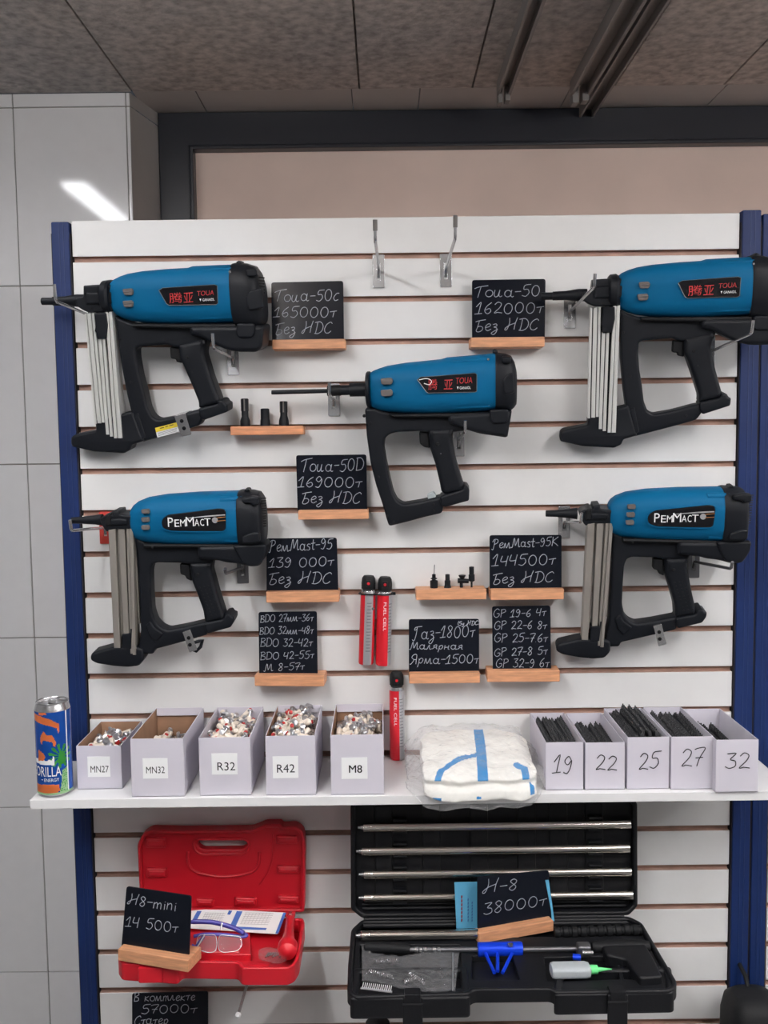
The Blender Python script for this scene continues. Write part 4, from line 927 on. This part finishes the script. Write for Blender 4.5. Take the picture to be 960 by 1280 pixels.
# collated black nail strips standing in the right hand boxes
def make_strip(L, nt):
    b = NB(); p = L/nt
    pts = [(0,0),(L,0)]
    for k in range(nt):
        y = L - k*p; pts += [(y-p*.12,.020),(y-p*.3,.0255),(y-p*.62,.0262),(y-p*.86,.0205)]
    add_plate(b, pts, -.0027, .0027, .0005, res=1)
    me = bpy.data.meshes.new('nail_strip'); M = Matrix.Rotation(PI/2, 4, 'Z'); bmesh.ops.transform(b, matrix=M, verts=b.verts)
    for k in range(nt):
        add_lathe(b, [(.0024,.002),(.0024,.024),(.0013,.0262),(.0011,.029),(.0001,.0295)], 7, Matrix.Translation((0, L-(k+.45)*p, 0)))
    r = empty('nail_strip'); obj('plastic_strip', b, pbr('black_strip_plastic', (30,31,34), .55), r); return r
STRIP = make_strip(.145, 16); SFIRST = True
def strips(key, n, ztop, y_off, slope, label, lean=.0, jit=.003, xs=(0,1), m=None):
    global SFIRST
    x0, y0, w, L, h = BOXES[key]
    for k in range(n):
        if SFIRST: o = STRIP; SFIRST = False
        else: o = copy_tree(STRIP)
        tag(o, label, 'nail strip', 'black nail strips in box ' + key)
        x = x0 + .006 + (w-.012)*(xs[0]+(xs[1]-xs[0])*(k+.5)/n)
        o.location = (x, y0+.006+y_off+rnd.uniform(-.002,.004), SZ+h+ztop-.029+rnd.uniform(-jit,jit))
        o.rotation_euler = (slope+rnd.uniform(-.02,.02), rnd.uniform(-.12,.12)+lean, rnd.uniform(-.02,.02))
def packing(key, z0, z1, y0f, y1f):
    x0, y0, w, L, h = BOXES[key]; b = NB(); add_box(b, (x0+.003,y0+.004+y0f,SZ+.0016), (x0+w-.003,y0+L-.004-y1f,SZ+h+z1), .002); 
    tag(obj('lower_strips', b, pbr('black_strip_plastic', (30,31,34), .55)), 'lower layer of black strips in box ' + key, 'nail strips', kind='stuff')
SLAB = {'19': 'black nail strip in the strip box beside the coverall bag', '22': 'black nail strip in the half full second strip box', '25': 'black nail strip in the overfull middle strip box', '27': 'black nail strip in the box between the overfull and nearly empty ones', '32': 'black nail strip lying low in the nearly empty rightmost box'}
for key, n, zt_, yo, sl, ln, jt, xs_, dz, yb in (('19',11,-.003,.006,-.005,.0,.003,(0,1),-.026,0), ('22',11,-.016,.010,.0,.05,.003,(0,1),-.040,.01), ('25',12,.003,.008,.01,-.03,.006,(0,1),-.026,0), ('27',12,-.009,.012,.03,.0,.003,(0,1),-.034,.02), ('32',8,-.024,.010,.04,-.06,.003,(0,.9),-.050,0)):
    strips(key, n, zt_, yo, sl, SLAB[key], ln, jt, xs_); packing(key, 0, dz, 0, yb)

# ------------------------------------------------------------------ folded coveralls in a clear bag
from mathutils import noise as mnoise
def cushion(b, xs0, xs1, prof, nu, nv, amp, sc, mat_fn=None, endp=6, endk=.5, seed=0, flap=0, dens=8):
    """lumpy body: closed (y,z) profile swept from x=xs0 to xs1"""
    P = smooth(prof + prof[:1], dens)[:-1]; n = len(P); cy = sum(p[0] for p in P)/n; cz = sum(p[1] for p in P)/n
    t = bmesh.new(); rings = []
    for i in range(nu+1):
        u = -1 + 2*i/nu; k = 1 - endk*abs(u)**endp; kz = k*(1-flap*max(0, abs(u)-.72)/.28); ring = []
        for (y, z) in P:
            x = xs0 + (xs1-xs0)*(u+1)/2
            v = Vector((x, cy+(y-cy)*k, cz+(z-cz)*max(kz, .08))); d = mnoise.noise_vector(v*sc + Vector((seed,)*3))*amp + mnoise.noise_vector(v*sc*2.7)*amp*.4
            ring.append(t.verts.new(v + Vector((d.x, d.y*.6, d.z))))
        rings.append(ring)
    for a, c in zip(rings, rings[1:]):
        for j in range(n):
            f = t.faces.new((a[j], a[(j+1)%n], c[(j+1)%n], c[j]))
            if mat_fn: f.material_index = mat_fn(f.calc_center_median())
    t.faces.new(rings[0][::-1]); t.faces.new(rings[-1]); bmesh.ops.recalc_face_normals(t, faces=t.faces)
    return merge(b, t)
def polydist(x, y, P):
    best = 9
    for (x1,y1), (x2,y2) in zip(P, P[1:]):
        dx, dy = x2-x1, y2-y1; k = max(0, min(1, ((x-x1)*dx+(y-y1)*dy)/(dx*dx+dy*dy+1e-12))); best = min(best, math.hypot(x-x1-k*dx, y-y1-k*dy))
    return best
def sp(*L): return [tuple(atz(px, py, SZ+.05)[:2]) for px, py in L]
tapes = [(sp((596,900),(598,920),(602,945),(605,974)), .0085), (sp((603,942),(575,946),(552,956),(532,973)), .0052), (sp((646,951),(655,953),(661,966)), .006)]
def tape_fn(c):
    if c.z > SZ+.028:
        for P, w in tapes:
            if polydist(c.x, c.y, P) < w: return 1
    elif c.y < -.2:
        for px, w, z0, z1 in ((666,.004,.005,.022), (546,.007,-.002,.003), (598,.004,.002,.006)):
            x = at(px, 990, -.212)[0]
            if abs(c.x-x) < w and SZ+z0 < c.z < SZ+z1: return 1
    return 0
r = tag(empty('bagged_coverall', (.155,-.11,SZ)), 'folded white coverall with blue tape in a clear bag on the shelf', 'coverall')
zz = SZ
prof = [(-.030,zz+.011),(-.026,zz+.035),(-.034,zz+.058),(-.09,zz+.060),(-.15,zz+.050),(-.192,zz+.040),(-.210,zz+.031),(-.207,zz+.020),(-.217,zz+.010),(-.219,zz-.002),(-.210,zz-.003),(-.203,zz+.009),(-.15,zz+.011),(-.08,zz+.011)]
b = NB(); cushion(b, .060, .243, prof, 260, 0, .0045, 26, tape_fn, 8, .22, 3, 0, 18)
o = obj('folded_fabric', b, [FABRIC, TAPE], r, 60); o.location = -r.location
prof = [(-.026,zz+.009),(-.018,zz+.036),(-.028,zz+.066),(-.09,zz+.068),(-.15,zz+.057),(-.196,zz+.047),(-.221,zz+.033),(-.226,zz+.012),(-.226,zz-.010),(-.216,zz-.011),(-.207,zz+.006),(-.15,zz+.009),(-.08,zz+.009)]
b = NB(); cushion(b, .033, .259, prof, 90, 0, .006, 32, None, 8, .15, 9, .75)
o = obj('clear_bag', b, BAG, r, 60); o.location = -r.location

# ------------------------------------------------------------------ red case, open below the shelf
def crop(ox, oy, k): return lambda u, v: (ox+u/k, oy+v/k)
def inset(P, d):
    """move a simple outline inwards by d"""
    n = len(P); A = sum(P[i-1][0]*P[i][1]-P[i][0]*P[i-1][1] for i in range(n)); s = 1 if A > 0 else -1; out = []
    for i in range(n):
        p, a, c = Vector(P[i]), Vector(P[i-1]), Vector(P[(i+1)%n]); u = (p-a).normalized(); v = (c-p).normalized()
        n1 = Vector((-u.y,u.x))*s; n2 = Vector((-v.y,v.x))*s; m = n1+n2
        out.append(tuple(p + m*(d/max(.35, m.dot(n1)))))
    return out
root = tag(empty('tool_case', (-.306,-.05,.757)), 'open red plastic tool case on the panel below the shelf', 'tool case')
c5 = crop(80, 1000, 2.824)
F = Frame((-.306,-.036,.787), -.02)
lid = [F.uv(*c5(u, v)) for u, v in ((258,158),(275,124),(302,107),(430,110),(660,107),(690,96),(708,87),(764,86),(770,95),(820,93),(845,113),(852,160),(849,380),(846,398),(272,398),(266,330))]
hole = [F.uv(*c5(u, v)) for u, v in ((466,158),(480,147),(630,146),(646,156),(640,174),(625,181),(490,183),(472,174))]
b = NB(); add_plate(b, lid, .010, .030, .004, [hole], .006, .004); add_plate(b, lid, .0, .022, .003, [inset(lid, .0065)], .006, .005); lo = obj('lid', b, REDCASE, root); attach(lo, F, root)
b = NB()
for u0, v0, u1, v1 in ((290,130,362,166),(750,122,826,152),(294,236,366,270),(752,228,832,256),(468,344,530,370),(604,340,682,370),(756,335,830,362)):
    q = [F.uv(*c5(u, v), .01) for u, v in ((u0,v0),(u1,v0+2),(u1,v1),(u0,v1))]; add_plate(b, q, .004, .012, .003, [], .003); add_plate(b, inset(q, .004), .0025, .012, .002, [], .002)
arc = smooth([F.uv(*c5(u, v), .01) for u, v in ((438,182),(440,225),(470,255),(560,270),(650,258),(684,232),(690,182))], 6); add_tube(b, [(p[0],.010,p[1]) for p in arc], .003, 8)
arc = smooth([F.uv(*c5(u, v), .01) for u, v in ((738,115),(738,190),(722,250),(690,300))], 6); add_tube(b, [(p[0],.0105,p[1]) for p in arc], .002, 8)
q = fillet([F.uv(*c5(u, v), .01) for u, v in ((456,150),(470,138),(640,138),(656,152),(648,180),(630,190),(482,192),(462,178))], .006); add_tube(b, [(p[0],.010,p[1]) for p in q+q[:1]], .0025, 8)
o = obj('lid_embossing', b, REDCASE, root); attach(o, F, root)
ZT = .787
def top(*L, z=ZT): return [tuple(atz(px, py, z)[:2]) for px, py in L]
T = top((176,1147),(379,1147),(381,1152),(374,1196),(368,1206),(360,1210),(302,1210),(297,1203),(228,1202),(222,1209),(152,1204),(147,1196))
def rel(P, r=None): return [(x-root.location.x, y-root.location.y) for x, y in P]
T = rel(T); b = NB(); zb = .757-root.location.z; zt_ = ZT-root.location.z
add_plate(b, T, zb, zb+.005, .002, [], .006, axis='z'); add_plate(b, T, zb, zt_, .0025, [inset(T, .006)], .006, .005, axis='z'); obj('tray', b, REDCASE, root)
Ti = inset(T, .0062); b = NB()
def rp(L): return rel(top(*L, z=.776))
add_plate(b, rp(((184,1153),(312,1153),(314,1192),(292,1192),(228,1191),(220,1196),(160,1194))), zb+.003, zb+.018, .003, [], .005, axis='z'); add_tube(b, [(x-root.location.x, y-root.location.y, zb+.0175) for x, y in top((236,1190),(300,1190), z=.776)], .004, 10); obj('moulded_insert', b, REDCASE, root)
b = NB(); add_tube(b, [(x-root.location.x, -.047-root.location.y, .7875-root.location.z) for x in (-.44,-.17)], .0045, 12); obj('hinge', b, REDCASE, root)
for px in (188, 322):
    p = at(px, 1218, -.214); b = NB(); add_box(b, (p[0]-.020-root.location.x,-.217-root.location.y,.759-root.location.z), (p[0]+.020-root.location.x,-.205-root.location.y,.786-root.location.z), .003); obj('latch', b, REDCASE, root)
# leaflet, goggles, tool and bag inside the red case
F = Frame(at(300,1153,-.079), -.80); r = tag(empty('folded_leaflet', tuple(F.O)), 'folded paper leaflet with blue stripes propped in the red case', 'leaflet')
def fq(L, y=0): return [F.uv(*c5(u, v), y) for u, v in L]
b = NB(); add_plate(b, fq([(430,392),(500,386),(600,388),(782,397),(752,473),(640,466),(520,458),(430,452)]), 0, .0018, .0004); o = obj('paper', b, pbr('white_paper', (236,232,230), .7), r); attach(o, F, r)
b = NB()
for q in ([(470,392),(486,392),(462,436),(446,436)], [(582,390),(594,391),(586,405),(576,404)], [(610,392),(630,393),(602,455),(582,453)], [(600,446),(716,452),(712,459),(598,455)], [(774,398),(784,398),(756,472),(746,471)]): b = NB(); add_plate(b, fq(q, -.0003), -.0004, .0001, .0001); o = obj('blue_stripe', b, PRINTBL, r); attach(o, F, r)
b = NB()
for i in range(7):
    for (u0, u1) in ((498,570),(640,740)):
        v = 398+i*6.5; k = i*3.2; q = fq([(u0-k,v),(u1-k,v+3)], -.0003); add_tube(b, [(q[0][0],-.0003,q[0][1]),(q[1][0],-.0003,q[1][1])], .00035, 5)
for j in range(8):
    for (u0, du) in ((500,9),(644,12)):
        q = fq([(u0+j*du,398),(u0+j*du-20,438)], -.0003); add_tube(b, [(q[0][0],-.0003,q[0][1]),(q[1][0],-.0003,q[1][1])], .00025, 5)
o = obj('print_lines', b, PRINTGR, r); attach(o, F, r)
c3 = crop(230, 1110, 6.0)
F = Frame(at(270,1180,-.147), -.65); r = tag(empty('safety_goggles', tuple(F.O)), 'clear safety goggles with purple frame lying in the red case', 'goggles')
def gq(L, y=0): return [F.uv(*c3(u, v), y) for u, v in L]
b = NB(); q = smooth(gq([(30,262),(90,256),(200,258),(290,276),(380,304),(450,342)]), 5); add_tube(b, [(p[0],-.004,p[1]) for p in q], [.0016+.0024*min(1, i/4) for i in range(len(q))], 10)
q = smooth(gq([(450,342),(470,352),(440,362),(360,352),(250,345),(140,345),(70,360)]), 5); add_tube(b, [(p[0],.004,p[1]) for p in q], .0030, 10); o = obj('frame', b, PURPLE, r); attach(o, F, r)
for L in ([(110,352),(240,350),(250,420),(238,478),(190,488),(120,470),(92,420)], [(266,352),(430,366),(436,440),(400,474),(300,486),(262,470),(258,410)]):
    b = NB(); add_plate(b, gq(L), -.003, -.001, .0006, [], .006); o = obj('lens', b, LENS, r); attach(o, F, r)
    b = NB(); q = fillet(gq(L), .006); add_tube(b, [(p[0],-.002,p[1]) for p in q+q[:1]], .0005, 6); o = obj('lens_rim', b, SILVER, r); attach(o, F, r)
for nm, L, y_, r_, m_ in (('temple', [(60,430),(90,440),(150,360)], 0, .003, PURPLE), ('lens_edge', [(100,450),(160,350)], -.004, .0012, SILVER), ('nose_clip', [(282,320),(292,270)], -.010, .0016, SILVER)):
    b = NB(); q = gq(L); add_tube(b, [(p[0],y_,p[1]) for p in q], r_, 8); o = obj(nm, b, m_, r); attach(o, F, r)
x = atz(356,1185,.79)[0]; r = tag(empty('hand_tool', (x,-.07,.790), (0,0,.05)), 'red bulb ended hand tool at the right in the red case', 'hand tool')
M = Matrix.Rotation(PI/2, 4, 'X'); b = NB(); add_lathe(b, [(.0075,-.012),(.008,.0),(.0085,.045),(.011,.075),(.0165,.090),(.0175,.100),(.0150,.110),(.008,.1155),(.0001,.1165)], 24, M); obj('handle', b, REDP, r)
b = NB(); add_lathe(b, [(.0040,-.013),(.0040,-.002),(.0060,.0),(.0001,.001)], 14, Matrix.Translation((0,.001,.004)) @ M); obj('steel_neck', b, STEEL, r)
b = NB(); r = tag(empty('zip_bag', tuple(atz(343,1194,.782))), 'small crumpled clear bag with metal bits in the red case', 'bag')
cushion(b, -.026, .026, [(-.014,-.004),(-.012,.005),(.004,.008),(.016,.003),(.012,-.004)], 24, 0, .004, 60, None, 4, .5, 5); obj('film', b, ZIPB, r, 60)
b = NB()
for k in range(7): add_tube(b, [(-.014+k*.004,-.008+.003*(k%3),.001),(-.010+k*.004,.004,.002)], .0016, 8)
obj('metal_pieces', b, STEEL, r)

# ------------------------------------------------------------------ black case, open below the shelf
root = tag(empty('tool_case', (.19,-.08,.757)), 'open black plastic tool case with chrome tubes below the shelf', 'tool case')
c6 = crop(420, 1000, 3.692); c7 = crop(640, 1000, 3.0)
F = Frame((.19,-.078,.7934), -.05); FL = F
lid = [F.uv(px, py) for px, py in ((438,1008),(442,1001),(790,997),(797,1004),(797.5,1133),(786,1145),(452,1148),(438.5,1137))]
b = NB(); add_plate(b, lid, .016, .034, .004, [], .005); add_plate(b, lid, .0, .026, .003, [inset(lid, .008)], .005, .006); o = obj('lid', b, BLKCASE, root); attach(o, F, root)
b = NB(); inn = inset(lid, .009)
x0, x1 = inn[0][0], inn[3][0]; z0 = F.uv(600,1140)[1]; z1 = F.uv(600,1006)[1]
for px in (480, 540, 600, 660, 700, 745):
    x = F.uv(px,1070)[0]; add_box(b, (x-.016,.012,z0+.008), (x+.016,.018,z1-.004), .002)
for k in range(3): add_tube(b, [(x0+.01,.012,z0+.004+k*.0075),(x1-.01,.012,z0+.004+k*.0075)], .0032, 8)
o = obj('lid_ribs', b, BLKCASE, root); attach(o, F, root)
TUBES = [((447,1034.3),(788.5,1030)),((445,1064),(787,1060)),((448,1093),(789,1089.3)),((448,1122.5),(791,1118.3))]
b = NB()
for (a, c) in TUBES:
    for px in (500, 745):
        t = (px-a[0])/(c[0]-a[0]); x, z = F.uv(px, a[1]+t*(c[1]-a[1])); 
        for s_ in (-1, 1): b = NB(); add_box(b, (x-.012,-.001,z+s_*.0111-.0022), (x+.012,.014,z+s_*.0111+.0022), .0015); o = obj('tube_clip', b, BLKCASE, root); attach(o, F, root)
def chrome(label, P0, P1, rad=.0078):
    r = tag(empty('chrome_tube', tuple(P0)), label, 'tube', 'chrome extension tubes'); d = Vector(P1)-Vector(P0); L = d.length
    r.rotation_euler = d.to_track_quat('Z','Y').to_euler(); b = NB()
    add_lathe(b, [(rad-.0006,.010),(rad,.0106),(rad,.024),(rad+.0003,.0245),(rad+.0003,.027),(rad,.0275),(rad,L-.022),(rad+.0007,L-.0215),(rad+.0007,L-.001),(rad-.001,L)], 24); obj('tube', b, CHROME, r)
    b = NB(); add_lathe(b, [(.0018,.0),(.0030,.0008),(.0030,.005),(.0042,.0055),(.0042,.0105)], 14); obj('threaded_tip', b, STEEL, r)
    return r
names = ['topmost chrome tube in the black case lid', 'second chrome tube from the top in the black case lid', 'third chrome tube from the top, partly behind the 38000 board', 'fourth chrome tube from the top, partly behind the blue card']
for (a, c), n in zip(TUBES, names):
    def w(p): q = F.uv(*p, .002); return F.O + F.R @ np.array([q[0], .002, q[1]])
    chrome(n, w(a), w(c))
ZT = .7934
T = [(x-.19, y+.08) for x, y in top((452,1149),(787,1145),(803,1153),(846,1226),(845,1233),(838,1238),(694,1240),(688,1236),(592,1237),(586,1242),(443,1246),(434,1238),(435,1205),(439,1161), z=ZT)]
zb, zt_ = 0, ZT-.757
b = NB(); add_plate(b, T, zb+.014, zb+.019, .002, [], .006, axis='z'); add_plate(b, T, zb+.014, zt_, .003, [inset(T, .008)], .008, .006, axis='z'); obj('tray', b, BLKCASE, root)
for px0, px1 in ((437,588),(692,843)):
    q = [(x-.19, y+.08) for x, y in top((px0,1246 if px0 < 500 else 1241),(px1,1244 if px0 < 500 else 1238),(px1-4,1205),(px0+4,1207), z=ZT)]
    b = NB(); add_plate(b, q, 0, zt_-.003, .004, [inset(q, .012)], .008, .004, axis='z'); add_plate(b, q, 0, .004, .0015, [], .008, axis='z'); obj('front_foot', b, BLKCASE, root)
Ti = inset(T, .0082)
def cv(*L): return [(x-.19, y+.08) for x, y in top(*L, z=.785)]
cav = [cv((450,1160),(800,1156),(806,1172),(450,1176)), cv((450,1182),(575,1182),(580,1236),(450,1238)), cv((590,1196),(640,1196),(650,1226),(590,1226)), cv((680,1198),(770,1196),(775,1226),(684,1228)), cv((776,1204),(800,1204),(806,1226),(780,1226))]
b = NB(); add_plate(b, Ti, zb+.018, zb+.030, .002, cav, .006, .005, axis='z'); obj('moulded_insert', b, BLKCASE, root)
b = NB()
for k in range(3):
    add_tube(b, [(px-.19, .0+k*-.011+.004, zt_-.003) for px in (-.045,.42)], .0042, 10)
obj('hinge', b, BLKCASE, root)
for q0, q1 in (((503,1240),(528,1240)), ((758,1237),(783,1237))):
    a = atz(*q0, ZT); c = atz(*q1, ZT); y = (a[1]+c[1])/2+.08
    b = NB(); add_plate(b, [(a[0]-.19,zt_-.052),(c[0]-.19,zt_-.052),(c[0]-.19,zt_-.002),(a[0]-.19,zt_-.002)], y-.011, y-.005, .002, [], .003)
    add_box(b, (a[0]-.19+.003,y-.012,zt_-.012), (c[0]-.19-.003,y+.008,zt_+.003), .002); add_tube(b, [(a[0]-.19,y-.009,zt_-.014),(c[0]-.19,y-.009,zt_-.014)], .003, 8); obj('latch', b, BLKCASE, root)
# contents of the black tray
def on(px, py, z=.795): return Vector(atz(px, py, z))
chrome('lowest chrome tube, lying in the black case tray behind the zip bag', on(444,1169.5,.797), on(598,1167.5,.797))
r = tag(empty('ribbed_hose', tuple(on(693,1165,.792))), 'black ribbed hose in the black case tray right of the 38000 board', 'hose')
b = NB(); a = on(693,1165,.794)-r.location; c = on(802,1162,.794)-r.location; pts = [a+(c-a)*k/80 for k in range(81)]; add_tube(b, pts, [.0085+.0010*(1 if k % 8 < 5 else -1) for k in range(81)], 14); obj('hose_body', b, BLK2, r)
r = tag(empty('pull_tool', tuple(on(520,1187,.793))), 'long tool with bright blue clamp lying in the black case tray', 'hand tool'); O = r.location.copy()
def seg(name, L, m, z=.793, mt=None):
    b = NB(); add_tube(b, [on(px, py, z)-O for px, py, q in L], [q for _, _, q in L], 18); return obj(name, b, m, r)
seg('rubber_grip', [(456,1184,.007),(459,1184,.0092),(508,1186,.0086),(513,1186.5,.007)], BLK2)
seg('shaft', [(512,1187,.0042),(600,1187,.0042),(655,1187,.0042),(722,1186,.0040)], STEELD)
b = NB()
for px in (518, 524, 530, 541, 547): add_tube(b, [on(px,1187,.793)-O, on(px+3.5,1187,.793)-O], .0048, 12)
obj('bright_rings', b, STEEL, r)
seg('blue_clamp', [(597,1187,.0105),(598,1187,.0118),(651,1186,.0118),(653,1186,.0105)], ANOD)
b = NB()
for s_ in ((607,1192,618,1216),(640,1192,628,1216),(622,1192,622,1214)): add_tube(b, [on(s_[0],s_[1],.793)-O, on(s_[2],s_[3],.788)-O], .003, 8)
obj('clamp_legs', b, ANOD, r)
b = NB(); add_lathe(b, [(.0045,0),(.0045,.003),(.0001,.0035)], 14, Matrix.Translation(on(638,1182,.804)-O)); obj('clamp_screw', b, STEEL, r)
b = NB(); p = on(729,1187,.795)-O; add_box(b, (p.x-.011,p.y-.010,p.z-.010), (p.x+.012,p.y+.010,p.z+.010), .004, 0, 3); obj('jaw_head', b, STEELD, r)
seg('jaw_bolt', [(728,1191,.004),(741,1191,.004)], STEEL, .800)
seg('blue_jaw', [(716,1196,.005),(726,1197,.005)], ANOD)
seg('black_body', [(740,1184,.0075),(744,1184,.0105),(800,1183,.0110),(812,1183,.008)], BLK2)
r = tag(empty('cavity_shape', tuple(on(790,1200,.79))), 'raised black shape standing for the dark pistol shaped cavity at the right of the black tray', 'handle')  # solid black shape put where the tray has dark cavities
b = NB(); q = [tuple((on(px,py,.79)-r.location)[:2]) for px, py in ((752,1189),(806,1186),(818,1206),(828,1228),(800,1230),(782,1206),(758,1200))]; add_plate(b, q, -.012, .010, .004, [], .006, axis='z'); obj('raised_shape', b, BLKCASE, r)
# zip bag with springs
r = tag(empty('zip_bag', tuple(on(510,1212,.785))), 'clear zip bag with springs in the left of the black tray', 'bag'); O = r.location.copy()
b = NB(); nu, nv = 46, 22; V = [[], []]
top_e = smooth([(452,1181),(470,1193),(505,1195),(540,1190),(574,1190)], 12); bot_e = smooth([(453,1226),(480,1230),(510,1238),(545,1240),(569,1239)], 12)
for s_ in (0, 1):
    for i in range(nu+1):
        row = []
        for j in range(nv+1):
            a = top_e[int(i/nu*(len(top_e)-1))]; c = bot_e[int(i/nu*(len(bot_e)-1))]; t = j/nv
            p = on(a[0]+(c[0]-a[0])*t, a[1]+(c[1]-a[1])*t, .7895)-O; bul = math.sin(PI*t)*math.sin(PI*min(.97, i/nu+.02))
            p.z += (.014*bul+.001 if s_ == 0 else -.002*bul) + mnoise.noise(Vector((p.x*70, p.y*70, s_*3)))*.009*bul + mnoise.noise(Vector((p.x*180, p.y*180, s_*3)))*.004
            row.append(b.verts.new(p))
        V[s_].append(row)
    for i in range(nu):
        for j in range(nv): b.faces.new((V[s_][i][j], V[s_][i+1][j], V[s_][i+1][j+1], V[s_][i][j+1]))
bmesh.ops.recalc_face_normals(b, faces=b.faces); obj('film', b, ZIPB, r, 60)
b = NB(); add_tube(b, [on(566,1191,.792)-O, on(566,1238,.792)-O], .0010, 6); obj('zip_seal', b, SILVER, r)
def coil(b, p0, p1, rad, turns, w):
    d = p1-p0; u = d.normalized(); s = u.cross(Vector((0,0,1))).normalized(); k = s.cross(u); n = turns*10
    add_tube(b, [p0+d*(i/n)+(s*math.cos(2*PI*i/10)+k*math.sin(2*PI*i/10))*rad for i in range(n+1)], w, 6)
for q0, q1, t in (((462,1214),(492,1222),12), ((470,1202),(498,1200),10), ((505,1228),(522,1222),8), ((512,1218),(530,1228),8)):
    b = NB(); coil(b, on(*q0,.794)-O, on(*q1,.794)-O, .0034, t, .0007); obj('spring', b, STEEL, r)
r = tag(empty('wire_brush', tuple(on(470,1236,.79))), 'small pale bristle brush at the front left of the black tray', 'brush'); O = r.location.copy()
b = NB(); add_tube(b, [on(451,1235,.797)-O, on(490,1240,.797)-O], .0018, 8); obj('spine', b, SILVER, r)
b = NB()
for k in range(15): px = 453+k*2.5; add_tube(b, [on(px,1235+k*.3,.797)-O, on(px+1.5,1228+k*.3,.801)-O], .0006, 5)
obj('bristles', b, DECAL_W, r)
# bottle with mint nozzle
p0 = on(688,1213,.797); p1 = on(738,1212,.797); r = tag(empty('oil_bottle', tuple(p0)), 'frosted bottle with mint green nozzle lying in the black tray', 'bottle'); d = p1-p0; r.rotation_euler = d.to_track_quat('X','Z').to_euler(); L = d.length
b = NB(); add_loft(b, [(.0,0,.006,.010,0,3.5),(.0015,0,.0085,.0135,0,3.5),(.006,0,.0095,.0148,0,3.5),(L-.008,0,.0095,.0148,0,3.5),(L-.002,0,.0085,.0125,0,3.2),(L,0,.005,.008,0,2.5)], 40); obj('bottle_body', b, FROST, r)
M = Matrix.Rotation(PI/2, 4, 'Y'); b = NB(); add_lathe(b, [(.0070,L-.001),(.0072,L+.002),(.0068,L+.011),(.0040,L+.0125),(.0036,L+.014),(.0008,L+.034),(.0001,L+.0345)], 20, M); obj('nozzle', b, MINT, r)
# blue card leaning behind the 38000 board
F = Frame(at(631,1131,-.098), -.10, 0, .05); r = tag(empty('blue_card', tuple(F.O)), 'light blue printed card leaning behind the 38000 board', 'card')
b = NB(); q = [F.uv(*p) for p in ((568,1103),(686,1100),(694,1157),(570.5,1161))]; add_plate(b, q, 0, .0012, .0003); o = obj('card_sheet', b, SKYBL, r); attach(o, F, r)
b = NB(); m = bmesh.new()
for i, (px, s_, h_) in enumerate(((577,.0055,34), (585,.004,30), (590,.004,26))):
    for k in range(7):
        q0 = F.uv(px, 1152-k*h_/7, -.0003); q1 = F.uv(px+.3, 1152-(k+.7)*h_/7, -.0003); add_tube(b, [(q0[0],-.0003,q0[1]),(q1[0],-.0003,q1[1])], .0007 if i else .0011, 5, 0 if i else 1)
o = obj('card_print', b, [PRINTBL, DECAL_RED], r); attach(o, F, r)

# ------------------------------------------------------------------ dark things at the bottom edge
p = at(940,1262,-.10); r = tag(empty('black_pouch', (p[0]+.012,-.075,p[2]-.25)), 'black rounded pouch at the bottom right corner beside the blue post', 'pouch')
b = NB(); secs = [(-.005,0,.02,.012,0,3),(.0,0,.03,.026,0,3),(.10,0,.052,.055,0,3.4),(.22,0,.050,.058,0,3.4),(.248,0,.046,.05,0,3.2),(.262,0,.034,.034,0,3),(.266,0,.015,.012,0,2.5)]
add_loft(b, secs, 36); bmesh.ops.transform(b, matrix=Matrix.Rotation(-PI/2, 4, 'Y'), verts=b.verts); obj('pouch_body', b, BLK2, r)
b = NB(); add_tube(b, [(0,.02,.255),(0,.04,.275),(0,.072,.28)], .004, 8); obj('hanging_loop', b, BLK2, r)
p = at(472,1276,-.13); r = tag(empty('hanging_tool', (p[0],-.13,p[2]-.17)), 'top of a black round handle at the bottom edge under the black case', 'handle')
b = NB(); add_lathe(b, [(.012,0),(.014,.004),(.013,.08),(.016,.14),(.022,.158),(.021,.166),(.010,.171),(.0001,.172)], 24); obj('handle_body', b, BLK2, r)
b = NB(); add_tube(b, [(0,.008,.12),(0,.10,.13),(0,.131,.13)], .003, 8); obj('support_peg', b, STEELD, r)
